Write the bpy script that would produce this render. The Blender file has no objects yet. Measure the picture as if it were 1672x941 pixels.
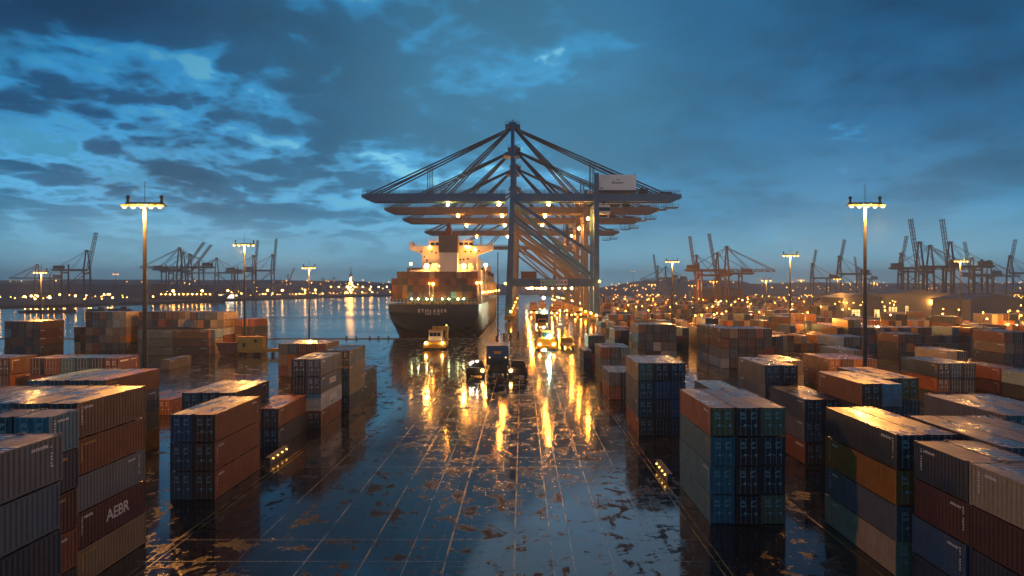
import bpy, math, random
import numpy as np
from mathutils import Vector, Matrix
random.seed(7)
S = bpy.context.scene
COL = S.collection
F, VX, VY, H = 1050.0, 853.0, 470.5, 23.4      # focal length in photo pixels, vanishing point, camera height
TH, CW, PITCH = 2.896, 2.438, 2.51              # container height, width, column pitch
WATER = -3.0
R = math.radians

# ------------------------------------------------------------------ mesh helper
class MB:
    def __init__(s): s.v, s.f, s.m = [], [], []
    def add(s, vs, fs, m=0):
        b = len(s.v); s.v += [tuple(p) for p in vs]
        s.f += [tuple(b+i for i in f) for f in fs]; s.m += [m]*len(fs)
    def box(s, x0, x1, y0, y1, z0, z1, m=0):
        s.add([(x0,y0,z0),(x1,y0,z0),(x1,y1,z0),(x0,y1,z0),(x0,y0,z1),(x1,y0,z1),(x1,y1,z1),(x0,y1,z1)],
              [(0,3,2,1),(4,5,6,7),(0,1,5,4),(1,2,6,5),(2,3,7,6),(3,0,4,7)], m)
    def beam(s, p0, p1, w, h=None, w2=None, h2=None, m=0):
        h = h or w; w2 = w2 or w; h2 = h2 or h
        p0, p1 = Vector(p0), Vector(p1); d = (p1-p0).normalized()
        up = Vector((0,0,1)) if abs(d.z) < .95 else Vector((0,1,0))
        a = d.cross(up).normalized(); b = a.cross(d).normalized()
        vs = []
        for p, ww, hh in ((p0,w,h),(p1,w2,h2)):
            for i, j in ((-1,-1),(1,-1),(1,1),(-1,1)): vs.append(p+a*(i*ww/2)+b*(j*hh/2))
        s.add(vs, [(3,2,1,0),(4,5,6,7),(0,1,5,4),(1,2,6,5),(2,3,7,6),(3,0,4,7)], m)
    def tube(s, p0, p1, r, n=6, r2=None, m=0, caps=True):
        r2 = r if r2 is None else r2
        p0, p1 = Vector(p0), Vector(p1); d = (p1-p0).normalized()
        up = Vector((0,0,1)) if abs(d.z) < .95 else Vector((0,1,0))
        a = d.cross(up).normalized(); b = d.cross(a).normalized(); vs = []
        for p, rr in ((p0,r),(p1,r2)):
            for k in range(n):
                t = 2*math.pi*k/n; vs.append(p+a*(rr*math.cos(t))+b*(rr*math.sin(t)))
        fs = [(k,(k+1)%n,n+(k+1)%n,n+k) for k in range(n)]
        if caps: fs += [tuple(range(n-1,-1,-1)), tuple(range(n,2*n))]
        s.add(vs, fs, m)
    def ball(s, c, r, n=8, k=5, m=0, sz=1.0):
        vs, fs = [(c[0],c[1],c[2]-r*sz)], []
        for i in range(1,k):
            t = math.pi*i/k
            for j in range(n):
                a = 2*math.pi*j/n
                vs.append((c[0]+r*math.sin(t)*math.cos(a), c[1]+r*math.sin(t)*math.sin(a), c[2]-r*sz*math.cos(t)))
        vs.append((c[0],c[1],c[2]+r*sz)); e = len(vs)-1
        for j in range(n): fs.append((0,1+(j+1)%n,1+j))
        for i in range(k-2):
            for j in range(n):
                a = 1+i*n; fs.append((a+j,a+(j+1)%n,a+n+(j+1)%n,a+n+j))
        a = 1+(k-2)*n
        for j in range(n): fs.append((a+j,a+(j+1)%n,e))
        s.add(vs, fs, m)
    def prism(s, pts, y0, y1, m=0):            # pts in XZ, counter-clockwise seen from -Y
        n = len(pts); vs = [(x,y0,z) for x,z in pts]+[(x,y1,z) for x,z in pts]
        s.add(vs, [tuple(range(n)), tuple(range(2*n-1,n-1,-1))]+[(i,n+i,n+(i+1)%n,(i+1)%n) for i in range(n)], m)
    def mesh(s, name, mats, smooth=False):
        me = bpy.data.meshes.new(name); me.from_pydata(s.v, [], s.f)
        for mt in (mats if isinstance(mats,(list,tuple)) else [mats]): me.materials.append(mt)
        me.polygons.foreach_set('material_index', s.m)
        if smooth: me.polygons.foreach_set('use_smooth', [True]*len(s.f))
        me.update(); return me
    def build(s, name, mats, parent=None, loc=(0,0,0), smooth=False, **kw):
        return link(name, s.mesh(name, mats, smooth), parent, loc, **kw)

def link(name, data, parent=None, loc=(0,0,0), label=None, cat=None, group=None, kind=None, rz=0, color=None):
    o = bpy.data.objects.new(name, data); COL.objects.link(o); o.location = loc; o.rotation_euler = (0,0,rz)
    if parent: o.parent = parent
    if label: o['label'] = label
    if cat: o['category'] = cat
    if group: o['group'] = group
    if kind: o['kind'] = kind
    if color: o.color = color
    return o
def thing(name, label, cat, loc=(0,0,0), rz=0, group=None): return link(name, None, None, loc, label, cat, group, None, rz)
def copy_tree(o, parent=None):
    c = o.copy(); COL.objects.link(c)
    if parent: c.parent = parent
    for ch in [k for k in bpy.data.objects if k.parent == o]: copy_tree(ch, c)
    return c
def XY(px, py, z=0.0):                           # photo pixel on a horizontal plane -> world x, y
    y = F*(H-z)/(py-VY); return ((px-VX)*y/F, y)
def XZ(px, py, y): return ((px-VX)*y/F, H-(py-VY)*y/F)

# ------------------------------------------------------------------ materials
def nmat(name):
    m = bpy.data.materials.new(name); m.use_nodes = True; t = m.node_tree; t.nodes.clear()
    out = t.nodes.new('ShaderNodeOutputMaterial'); b = t.nodes.new('ShaderNodeBsdfPrincipled')
    t.links.new(b.outputs[0], out.inputs['Surface'])
    return m, t, b
class N:                                        # tiny node helper
    def __init__(s, t): s.t = t
    def n(s, k, **kw):
        nd = s.t.nodes.new(k)
        for a, v in kw.items(): setattr(nd, a, v)
        return nd
    def put(s, sock, v):
        if isinstance(v, bpy.types.NodeSocket): s.t.links.new(v, sock)
        else: sock.default_value = v
    def math(s, op, a, b=0.0, clamp=False):
        nd = s.n('ShaderNodeMath', operation=op, use_clamp=clamp); s.put(nd.inputs[0],a); s.put(nd.inputs[1],b); return nd.outputs[0]
    def noise(s, vec, scale, detail=4, rough=.55, dist=0.0):
        nd = s.n('ShaderNodeTexNoise'); s.put(nd.inputs['Vector'],vec)
        for k, v in (('Scale',scale),('Detail',detail),('Roughness',rough),('Distortion',dist)): nd.inputs[k].default_value = v
        return nd.outputs['Fac']
    def ramp(s, fac, a, b, lo=0.0, hi=1.0, smooth=True):
        nd = s.n('ShaderNodeMapRange', interpolation_type='SMOOTHSTEP' if smooth else 'LINEAR')
        s.put(nd.inputs[0],fac)
        for i, v in zip((1,2,3,4),(a,b,lo,hi)): nd.inputs[i].default_value = v
        return nd.outputs[0]
    def mix(s, f, a, b, mode='MIX'):
        nd = s.n('ShaderNodeMix', data_type='RGBA', blend_type=mode); s.put(nd.inputs[0],f); s.put(nd.inputs[6],a); s.put(nd.inputs[7],b); return nd.outputs[2]
    def scale(s, vec, sc):
        nd = s.n('ShaderNodeVectorMath', operation='MULTIPLY'); s.put(nd.inputs[0],vec); nd.inputs[1].default_value = sc; return nd.outputs[0]
    def bump(s, h, strength, dist):
        nd = s.n('ShaderNodeBump'); nd.inputs['Strength'].default_value = strength; nd.inputs['Distance'].default_value = dist; s.put(nd.inputs['Height'],h); return nd.outputs[0]
def c4(c): return (c[0],c[1],c[2],1)

def steel(name, col, rough=.45, metal=0.0, dirt=.5, sc=.6):
    m, t, b = nmat(name); g = N(t); co = g.n('ShaderNodeTexCoord').outputs['Object']
    n1 = g.noise(co, sc, 5, .65); n2 = g.noise(g.scale(co,(1,1,.15)), sc*4, 4, .6)
    c = g.mix(g.ramp(n1,.4,.75,0,dirt), c4(col), c4([x*.5 for x in col]))
    c = g.mix(g.ramp(n2,.6,.8,0,dirt*.5), c, (.06,.03,.015,1))
    g.put(b.inputs['Base Color'], c); b.inputs['Metallic'].default_value = metal
    g.put(b.inputs['Roughness'], g.ramp(n1,.3,.7,rough-.12,rough+.15)); return m
def emit(name, col, strength, sampled=True):
    m = bpy.data.materials.new(name); m.use_nodes = True; t = m.node_tree; t.nodes.clear()
    out = t.nodes.new('ShaderNodeOutputMaterial'); e = t.nodes.new('ShaderNodeEmission')
    e.inputs[0].default_value = c4(col); e.inputs[1].default_value = strength
    t.links.new(e.outputs[0], out.inputs['Surface'])
    m.cycles.emission_sampling = 'AUTO' if sampled else 'NONE'
    return m
def container_mat(name, source, wet=False, bump=True):
    m, t, b = nmat(name); g = N(t); co = g.n('ShaderNodeTexCoord').outputs['Object']
    oi = g.n('ShaderNodeObjectInfo')
    if source == 'object':
        base = oi.outputs['Color']
        off = g.n('ShaderNodeVectorMath', operation='ADD'); g.put(off.inputs[0], co)
        rv = g.n('ShaderNodeCombineXYZ'); r = g.math('MULTIPLY', oi.outputs['Random'], 90.0)
        for i in range(3): g.put(rv.inputs[i], r)
        g.put(off.inputs[1], rv.outputs[0]); p = off.outputs[0]
    else:
        base = g.n('ShaderNodeAttribute', attribute_name='paint').outputs['Color']; p = co
    n1 = g.noise(p, .45, 5, .62); n2 = g.noise(g.scale(p,(2.2,2.2,.18)), 1.6, 5, .7); n3 = g.noise(p, 2.3, 6, .7)
    c = g.mix(g.ramp(n1,.35,.72,0,.45), base, g.mix(.6, base, (.03,.028,.026,1)))
    c = g.mix(g.ramp(n2,.55,.75,0,.5), c, (.045,.03,.022,1))         # grime runs
    c = g.mix(g.ramp(n3,.63,.72,0,.75), c, (.10,.042,.018,1))       # rust patches
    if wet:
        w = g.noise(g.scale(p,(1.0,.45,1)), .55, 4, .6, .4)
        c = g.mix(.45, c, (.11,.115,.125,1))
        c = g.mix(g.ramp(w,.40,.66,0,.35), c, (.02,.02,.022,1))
        g.put(b.inputs['Roughness'], g.ramp(w,.32,.68,.52,.16))
        sx = g.n('ShaderNodeSeparateXYZ'); g.put(sx.inputs[0], co)
        wv = g.math('SINE', g.math('MULTIPLY', sx.outputs[1], 22.0))
        h = g.math('ADD', g.math('MULTIPLY', wv, .25), g.math('MULTIPLY', n3, .7))
        g.put(b.inputs['Normal'], g.bump(h, .18, .03))
        b.inputs['Specular IOR Level'].default_value = .6
    else:
        g.put(b.inputs['Roughness'], g.ramp(n1,.3,.7,.36,.6))
        if bump: g.put(b.inputs['Normal'], g.bump(n3, .12, .02))
    g.put(b.inputs['Base Color'], c); return m

M = {}
M['paint'] = container_mat('container_paint','object'); M['roofp'] = container_mat('container_roof_paint','object',True)
M['paint_s'] = container_mat('stacked_container_paint','attr',bump=False); M['roofp_s'] = container_mat('stacked_container_roof','attr',True)
M['bar'] = steel('lock_bar_zinc',(.42,.43,.44),.5,0,.4)
M['rod'] = steel('galvanised_rod',(.30,.31,.32),.38,.6,.5)
M['rubber'] = steel('black_rubber',(.012,.012,.012),.6)
M['white_mark'] = steel('white_lettering',(.72,.72,.68),.55,0,.5,2)
M['orange_mark'] = steel('orange_lettering',(.6,.3,.06),.55,0,.5,2)
M['crane'] = steel('crane_steel_blue',(.017,.10,.21),.42,.1,.4,.12)
M['crane2'] = steel('crane_steel_slate',(.12,.10,.10),.5,.1,.5,.12)
M['crane_far'] = steel('crane_steel_dark',(.05,.055,.065),.6,.0,.3,.05)
M['brown_lit_orange'] = steel('steel_brown_lit_orange',(.22,.085,.035),.6,.0,.3,.05)  # orange lamp light put into the far cranes' colour; brown of cabin and trucks
M['cable'] = steel('steel_cable',(.03,.045,.06),.5,.3,.2,.2)
M['house'] = steel('house_panel_white',(.62,.68,.72),.5,0,.25,.1)
M['yellow'] = steel('machine_yellow',(.55,.30,.03),.4,0,.5,.5)
M['dark'] = steel('dark_iron',(.02,.021,.024),.5,.2,.4,.5)
M['pole'] = steel('galvanised_pole',(.05,.05,.05),.5,.3,.4,.3)
M['glass'] = steel('dark_glass',(.01,.015,.02),.08,0,.1,.5)
M['hull'] = steel('hull_navy',(.018,.028,.042),.38,0,.4,.06)
M['boot'] = steel('hull_red_oxide',(.12,.03,.02),.5,0,.4,.06)
M['shipw'] = steel('ship_white',(.62,.57,.48),.5,0,.25,.1)
M['funnel'] = steel('funnel_grey',(.12,.10,.09),.55,0,.3,.1)
M['redstack'] = steel('funnel_red',(.22,.05,.03),.5,0,.3,.2)
M['deck'] = steel('deck_green',(.05,.06,.045),.6,0,.4,.1)
M['conc'] = steel('quay_concrete',(.09,.088,.085),.6,0,.6,.15)
M['wall'] = steel('shed_cladding',(.14,.145,.15),.6,0,.4,.05)
M['blue'] = steel('truck_blue',(.03,.09,.22),.42,0,.3,.5)
M['signg'] = steel('sign_green',(.25,.48,.38),.5,0,.2,.5)
M['signw'] = steel('sign_white',(.6,.62,.66),.5,0,.2,.5)
M['ink'] = steel('dark_lettering',(.03,.03,.035),.5,0,.1,.5)
M['redm'] = steel('red_marking',(.5,.06,.05),.5,0,.1,.5)
SOD, WARM, GRN, TUNG = (1,.34,.04), (1,.43,.08), (.62,1,.72), (1,.70,.36)
M['e_mast'] = emit('mast_floodlight',(1,.48,.12),9,False); M['e_far'] = emit('far_mast_floodlight',SOD,9,False); M['e_halo'] = emit('floodlight_halo',(1,.36,.045),3.6,False)  # orange halo round the mast bulbs, put in as a glowing collar
M['e_ship'] = emit('ship_floodlight',WARM,270); M['e_shipsm'] = emit('ship_deck_lamp',SOD,45)
M['e_deckg'] = emit('deck_lamp_green',(.85,1,.45),60); M['e_crane'] = emit('crane_work_lamp',SOD,800)
M['e_head'] = emit('headlight',(1,.50,.12),60); M['e_green'] = emit('white_green_headlight',GRN,650)
M['e_yard'] = emit('yard_lamp_glow',SOD,42,False); M['e_dist'] = emit('distant_lamp_glow',WARM,42)
M['e_tiny'] = emit('town_light',(1,.42,.08),12,False); M['e_win'] = emit('lit_opening',(1,.60,.20),1.5)
M['e_mark'] = emit('marker_lamp',(1,.5,.1),4); M['e_white'] = emit('white_lamp',(1,.86,.62),160)

# ------------------------------------------------------------------ camera, render, world
cam = bpy.data.cameras.new('camera'); co_ = bpy.data.objects.new('camera', cam); COL.objects.link(co_)
cam.sensor_width = 36; cam.lens = 36*F/1672; cam.shift_x = -(VX-836)/1672; cam.clip_end = 30000; cam.clip_start = .5
co_.location = (0,0,H); co_.rotation_euler = (R(90),0,0); S.camera = co_
S.view_settings.view_transform = 'Standard'; S.view_settings.look = 'None'; S.view_settings.exposure = .28; S.view_settings.gamma = 1
S.render.engine = 'CYCLES'; cy = S.cycles
cy.use_denoising = True; cy.denoiser = 'OPENIMAGEDENOISE'; cy.denoising_input_passes = 'RGB_ALBEDO_NORMAL'
cy.max_bounces = 6; cy.diffuse_bounces = 2; cy.glossy_bounces = 3; cy.transmission_bounces = 0; cy.volume_bounces = 0; cy.transparent_max_bounces = 4
cy.sample_clamp_indirect = 6; cy.sample_clamp_direct = 0; cy.use_light_tree = True; cy.caustics_reflective = False; cy.caustics_refractive = False
cy.use_adaptive_sampling = True; cy.adaptive_threshold = .015

W = bpy.data.worlds.new('World'); S.world = W; W.use_nodes = True; W.cycles.sampling_method = 'MANUAL'; W.cycles.sample_map_resolution = 512; t = W.node_tree; t.nodes.clear(); g = N(t)
out = g.n('ShaderNodeOutputWorld'); bg = g.n('ShaderNodeBackground'); t.links.new(bg.outputs[0], out.inputs[0])
d = g.n('ShaderNodeTexCoord').outputs['Generated']
sp = g.n('ShaderNodeSeparateXYZ'); g.put(sp.inputs[0], d); dx, dy, dz = sp.outputs
SKY_A = .412
el = g.math('MAXIMUM', dz, 0.0)
den = g.math('ADD', el, .20)
cv = g.n('ShaderNodeCombineXYZ'); g.put(cv.inputs[0], g.math('DIVIDE', dx, den)); g.put(cv.inputs[1], g.math('DIVIDE', dy, den)); cv.inputs[2].default_value = 1.7
P = cv.outputs[0]
wn = g.n('ShaderNodeTexNoise'); g.put(wn.inputs['Vector'], P); wn.inputs['Scale'].default_value = 2.2; wn.inputs['Detail'].default_value = 3
wv = g.n('ShaderNodeVectorMath', operation='MULTIPLY_ADD'); g.put(wv.inputs[0], wn.outputs['Color']); wv.inputs[1].default_value = (.22,.22,.22); g.put(wv.inputs[2], P)
Pw = wv.outputs[0]
big = g.noise(P, .8, 2, .5); mid = g.noise(Pw, 2.0, 10, .56); fine = g.noise(Pw, 7.0, 8, .62)
vo = g.n('ShaderNodeTexVoronoi', feature='SMOOTH_F1'); g.put(vo.inputs['Vector'], Pw); vo.inputs['Scale'].default_value = 5.0; vo.inputs['Smoothness'].default_value = .35
vo.inputs['Detail'].default_value = 3.0; vo.inputs['Roughness'].default_value = .55
puff = g.math('SUBTRACT', 1.0, vo.outputs['Distance'])
def blob(v, w):                                   # soft region of the sky around a direction
    v = Vector(v).normalized(); nd = g.n('ShaderNodeVectorMath', operation='DOT_PRODUCT'); g.put(nd.inputs[0], d); nd.inputs[1].default_value = v
    return g.ramp(nd.outputs['Value'], math.cos(w), 1.0)
smooth = blob((1.0,1,.30), 1.15)                    # the calmer right half
dens = g.math('ADD', g.math('MULTIPLY', mid, .62), g.math('ADD', g.math('MULTIPLY', big, .26), g.math('ADD', g.math('MULTIPLY', fine, .16), g.math('MULTIPLY', puff, .26))))
glow = g.math('ADD', g.math('MULTIPLY', blob((-.03,1,.24), .56), .52), g.math('MULTIPLY', blob((-.015,1,.25), .30), .42))
dens = g.math('SUBTRACT', dens, g.math('MULTIPLY', glow, .105)); dens = g.math('ADD', dens, g.math('MULTIPLY', g.ramp(el, .28, .42), .035))
dens = g.math('ADD', dens, g.math('MULTIPLY', smooth, .20))
gapf = g.ramp(dens, SKY_A-.004, SKY_A-.06)              # 1 in the bright gaps
thick = g.ramp(dens, SKY_A-.01, SKY_A+.105)
cr = g.n('ShaderNodeValToRGB'); g.put(cr.inputs[0], el)
E = cr.color_ramp.elements; E[0].position = 0; E[0].color = (.33,.56,.74,1); E[1].position = .5; E[1].color = (.003,.075,.19,1)
for p_, c_ in ((.05,(.21,.45,.66,1)),(.11,(.075,.26,.47,1)),(.22,(.018,.14,.31,1)),(.34,(.005,.092,.225,1))):
    e_ = E.new(p_); e_.color = c_
base = cr.outputs[0]
low = g.ramp(el, .03, .15)
dark = g.mix(1.0, base, g.mix(smooth, (.16,.27,.33,1), (.38,.48,.52,1)), 'MULTIPLY')
tex = g.mix(low, (1,1,1,1), g.ramp(g.math('ADD', g.math('MULTIPLY', fine, .6), g.math('MULTIPLY', puff, .4)),.35,.72,1.30,.72))
cloud = g.mix(g.math('MULTIPLY', thick, g.ramp(el, .03, .16, .12, .95)), base, dark)
cloud = g.mix(1.0, cloud, tex, 'MULTIPLY'); cloud = g.mix(1.0, cloud, g.mix(low, (1,1,1,1), g.ramp(mid,.36,.62,1.28,.74)), 'MULTIPLY')
gap = g.mix(g.math('ADD', g.math('MULTIPLY', glow, .85), .08, True), (.030,.21,.40,1), (.25,.58,.80,1))
gap = g.mix(1.0, gap, g.ramp(el,.22,.46,1.0,.55), 'MULTIPLY')
sky = g.mix(g.math('MULTIPLY', gapf, low), cloud, gap)
sky = g.mix(g.math('MULTIPLY', g.math('MULTIPLY', glow, low), .24), sky, (.17,.46,.70,1))
ny = g.n('ShaderNodeTexSky', sky_type='NISHITA'); ny.sun_disc = False; ny.sun_elevation = R(2); ny.sun_rotation = R(8); ny.air_density = 1.4; ny.ozone_density = 4
sky = g.mix(1.0, sky, g.mix(1.0, ny.outputs[0], (.0008,.0022,.004,1), 'MULTIPLY'), 'ADD')
sky = g.mix(1.0, sky, (.86,1.07,1.0,1), 'MULTIPLY')
g.put(bg.inputs[0], sky); bg.inputs[1].default_value = 1.1
sun = bpy.data.lights.new('dusk_sun','SUN'); sun.energy = .06; sun.angle = R(25); sun.color = (.6,.8,1)
so = bpy.data.objects.new('dusk_sun', sun); COL.objects.link(so); so.rotation_euler = (R(-62),0,R(-8))

# haze: one even box of air round everything
hb = MB(); hb.box(-7000,7000,-250,7600,-6,210)
hm = bpy.data.materials.new('haze_air'); hm.use_nodes = True; ht = hm.node_tree; ht.nodes.clear()
ho = ht.nodes.new('ShaderNodeOutputMaterial'); hv = ht.nodes.new('ShaderNodeVolumePrincipled')
hv.inputs['Color'].default_value = (.78,.90,1.0,1); hv.inputs['Density'].default_value = .00021; hv.inputs['Anisotropy'].default_value = .3
ht.links.new(hv.outputs[0], ho.inputs['Volume'])
hz = hb.build('haze', hm, kind='stuff')
hz['label'] = 'thin blue evening haze over the whole harbour'

# ------------------------------------------------------------------ ground, water, quay
def ground_mat():
    m, t, b = nmat('wet_asphalt'); g = N(t); ge = g.n('ShaderNodeNewGeometry').outputs['Position']
    s = g.n('ShaderNodeSeparateXYZ'); g.put(s.inputs[0], ge); X, Y, _ = s.outputs
    pud = g.noise(g.scale(ge,(.9,1,1)), .30, 10, .70, .7)
    lane = g.noise(g.scale(ge,(1,.025,1)), .95, 5, .7)
    tyre = g.ramp(g.noise(g.scale(ge,(1,.012,1)), 1.6, 3, .6), .56, .70)
    gr = g.noise(ge, 9.0, 4, .7); mid = g.noise(ge, 1.1, 6, .65, .3)
    # slab joints every 6 m along, 3.7 m across
    def joint(v, p, w):
        f = g.math('ABSOLUTE', g.math('SUBTRACT', g.math('FRACT', g.math('DIVIDE', v, p)), .5)); return g.ramp(f, .5-w/p, .5-w/p*.3, smooth=False)
    j = g.math('MAXIMUM', joint(Y,6.0,.07), joint(X,3.7,.045))
    jw = g.math('MULTIPLY', j, g.ramp(mid,.38,.55))
    dry = g.math('ADD', pud, g.math('MULTIPLY', g.math('SUBTRACT', lane, .5), .34))
    dry = g.math('ADD', dry, g.math('MULTIPLY', g.math('SUBTRACT', mid, .5), .22))
    k = g.ramp(dry, .525, .625)                       # 0 standing water, 1 damp asphalt
    col = g.mix(g.ramp(mid,.3,.7), (.006,.007,.009,1), (.014,.0145,.016,1))
    col = g.mix(g.math('MULTIPLY', g.math('SUBTRACT', 1.0, k), .5), col, (.012,.013,.015,1))
    col = g.mix(g.math('MULTIPLY', tyre, .6), col, (.004,.004,.005,1))
    col = g.mix(g.math('MULTIPLY', jw, .45), col, (.16,.14,.10,1))
    g.put(b.inputs['Base Color'], col)
    g.put(b.inputs['Roughness'], g.math('ADD', g.math('ADD', g.ramp(k,0,1,.05,.46), g.math('MULTIPLY', g.ramp(mid,.42,.66), .10)), g.math('MULTIPLY', g.math('MULTIPLY', mid, k), .12)))
    ripple = g.noise(g.scale(ge,(.7,1.5,1)), 1.5, 4, .6)
    hgt = g.math('ADD', g.math('MULTIPLY', g.math('MULTIPLY', gr, k), .5), g.math('ADD', g.math('MULTIPLY', ripple, 1.1), g.math('MULTIPLY', k, .8)))
    hgt = g.math('SUBTRACT', hgt, g.math('MULTIPLY', j, .5))
    g.put(b.inputs['Normal'], g.bump(hgt, .22, .02)); g.put(b.inputs['Specular IOR Level'], g.ramp(k,0,1,.62,.14))
    return m
M['asphalt'] = ground_mat()
QX, QY, LY = -20.3, 296.0, 1500.0
gm = MB()
gm.add([(-1200,-60,0),(3000,-60,0),(3000,QY,0),(-1200,QY,0),(QX,QY,0),(QX,LY,0),(3000,LY,0)], [(0,1,2,4,3),(4,2,6,5)])
gm.build('ground', M['asphalt'], kind='structure')
qm = MB(); qm.box(-1200,QX-.0,QY-.9,QY,-9,-.004); qm.box(QX,QX+.9,QY-.9,LY,-9,-.004); qm.box(QX,3000,LY-.9,LY,-9,-.004)
qm.build('quay_wall', M['conc'], kind='structure')
km = MB(); km.box(-1200,QX-.05,QY-.85,QY+.05,.004,.32); km.box(QX-.05,QX+.75,QY-.85,LY,.004,.32)
km.build('quay_kerb', M['conc'], kind='structure')

def water_mat():
    m, t, b = nmat('harbour_water'); g = N(t); ge = g.n('ShaderNodeNewGeometry').outputs['Position']
    w1 = g.noise(g.scale(ge,(1,.35,1)), .22, 5, .6, .3); w2 = g.noise(g.scale(ge,(1,.5,1)), 1.1, 4, .6)
    b.inputs['Base Color'].default_value = (.006,.022,.038,1); b.inputs['Roughness'].default_value = .09
    cal = g.noise(g.scale(ge,(.3,1,1)), .012, 3, .5); g.put(b.inputs['Roughness'], g.ramp(cal,.35,.65,.06,.16))
    h = g.math('ADD', g.math('MULTIPLY', w1, .8), g.math('MULTIPLY', w2, .25)); g.put(b.inputs['Normal'], g.bump(h, .35, .5)); return m
M['water'] = water_mat()
wm = MB(); wm.add([(-6900,-200,WATER),(6900,-200,WATER),(6900,7400,WATER),(-6900,7400,WATER)], [(0,1,2,3)])
wm.build('water', M['water'], kind='structure')

def line_mat(name, col):
    m, t, b = nmat(name); g = N(t); ge = g.n('ShaderNodeNewGeometry').outputs['Position']
    n1 = g.noise(g.scale(ge,(2,.25,1)), 1.6, 6, .7); n2 = g.noise(ge, .25, 3, .5)
    w = g.ramp(g.math('ADD', g.math('MULTIPLY', n1, .7), g.math('MULTIPLY', n2, .4)), .47, .66)
    g.put(b.inputs['Base Color'], g.mix(w, c4(col), (.035,.034,.033,1))); b.inputs['Roughness'].default_value = .24; return m
M['yline'] = line_mat('worn_yellow_line',(.50,.32,.05)); M['wline'] = line_mat('worn_pale_line',(.42,.36,.26))
ym, wl = MB(), MB()
def strip(mb, x, w, y0, y1, z=.004): mb.add([(x-w/2,y0,z),(x+w/2,y0,z),(x+w/2,y1,z),(x-w/2,y1,z)], [(0,1,2,3)])
for x, w in ((-6.6,.17),(-.7,.15),(-13.6,.12),(16.5,.13),(17.15,.13),(-31.4,.13),(-32.1,.13)): strip(ym, x, w, 20, 440 if x > -20 else 290)
for x, w in ((-18.6,.10),(-9.9,.08),(2.6,.12),(4.4,.10),(7.7,.12),(11.9,.10),(-24.5,.08)): strip(wl, x, w, 20, 440 if x > -20 else 290)
for x in (30.5,52.5,78,99): strip(ym, x-1.2, .16, 20, 420)
for y in (55,59.7,84,109,133,168,214,260): wl.add([(-33,y,.005),(17,y,.005),(17,y+.08,.005),(-33,y+.08,.005)], [(0,1,2,3)])
ym.build('lane_lines', M['yline'], kind='structure'); wl.build('slab_lines', M['wline'], kind='structure')
rm = MB()
for x in (-9,52):
    for dx_ in (-.55,.55): rm.box(x+dx_-.09,x+dx_+.09,QY+8,1300,.004,.06)
for x in (-15.5,-13.8): rm.box(x-.08,x+.08,QY+4,1300,.004,.05)
rm.build('crane_rails', M['rod'], kind='structure')

# ------------------------------------------------------------------ containers
PAL = dict(r=('rust brown',(.23,.072,.030)), m=('maroon',(.085,.024,.022)), b=('blue',(.03,.095,.17)), t=('teal',(.055,.16,.20)),
  n=('navy',(.02,.036,.062)), g=('grey',(.13,.14,.15)), w=('white',(.46,.47,.45)), c=('cream',(.44,.34,.21)), o=('orange',(.46,.17,.022)),
  y=('tan',(.27,.18,.095)), k=('charcoal',(.045,.05,.056)), p=('pale blue',(.26,.37,.41)), d=('dark green',(.028,.07,.06)), s=('slate',(.07,.10,.125)), u=('brown',(.125,.058,.034)))
LEN = {40:12.19, 30:9.125, 20:6.06, 10:2.99}
CONT = []                                         # every container: dict
def stack(key, cols, x, y, phrase, ft=40, right=False, hs=1.0, z0=0.0, rz=0.0, ws=1.0, jig=1.0):
    """cols: strings of paint letters, top to bottom, left column first; x is the left edge (right edge if right)."""
    n = len(cols); pit = PITCH*ws; x0 = x-n*pit+(pit-CW*ws) if right else x
    rnd = random.Random(key)
    for i, s_ in enumerate(cols):
        for j, ch in enumerate(s_):
            k = len(s_)-1-j                       # tier from the ground
            if ch == '.': continue
            L = LEN[ft]
            if rz: cx, cy_ = x+i*(L+.3)+L/2, y+CW/2
            else: cx, cy_ = x0+i*pit+CW*ws/2+rnd.uniform(-.035,.035)*jig, y+L/2+rnd.uniform(-.16,.16)*jig
            CONT.append(dict(key=key, phrase=phrase, col=i, ncol=n, tier=j, nt=len(s_), ch=ch, ft=ft, x=cx, y=cy_, z=z0+k*TH*hs, hs=hs, ws=ws, rz=rz, L=L))
# right side
stack('R1',['rttt','mmmm','ynny'],18.6,63.6,'three-wide block beside right double yellow line')
stack('R2',['ygsr','mbkm','nbbk'],18.3,101.5,'four-high block behind the brown and teal one')
stack('R3',['gr','kn'],18.2,134.6,'low pair left of the tall block')
stack('R4',['rgy','sbk','tgn'],19.4,160,'three-high block beyond the low pair')
stack('R5b',['kn'],17.2,181,'dark two-high stack nearest the wet roadway')
stack('R5',['dnr','ksm'],20.4,199,'dark stack along the roadway')
stack('R6',['rbkg','nsbk','skwk','nkgw','kbgp'],37.6,209,'five-wide block past the empty aisle')
stack('R6b',['rnk','krn'],32.2,224,'brown stack left of the five-wide block')
stack('R7',['urgp','ykbk','mknk','kmkr','rnkb','nkrk'],57.7,187,'six-wide dark block in mid yard')
stack('R7b',['urgp','kkrn'],57.7,200.2,'bay right behind the six-wide dark block')
stack('R7c',['kru','nkk'],74.5,196,'short stack right of six-wide block')
stack('R9',['rum','ycy'],51.9,130,'two-wide brown stack in the right yard')
stack('R8',['rp','kn'],51.9,142.6,'brown over pale blue pair behind the brown stack')
stack('R10',['sgr','kkk'],37.4,85.2,'grey stack across the aisle from the teal block')
stack('R10b',['ggkk','kkkr'],37.2,98.5,'stack behind the grey one')
stack('R10c',['by','tk'],33.0,111,'low blue-roofed pair behind the teal block')
stack('R11',['rnsg','pbbk'],42.0,79.5,'brown-topped stack under the tall right mast')
stack('R11b',['ukrk','okun'],47.2,84.5,'orange-lit roofs behind the brown-topped stack')
stack('R12',['kogc','knrk'],30.2,52.0,'stack with the orange box, right foreground')
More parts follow.
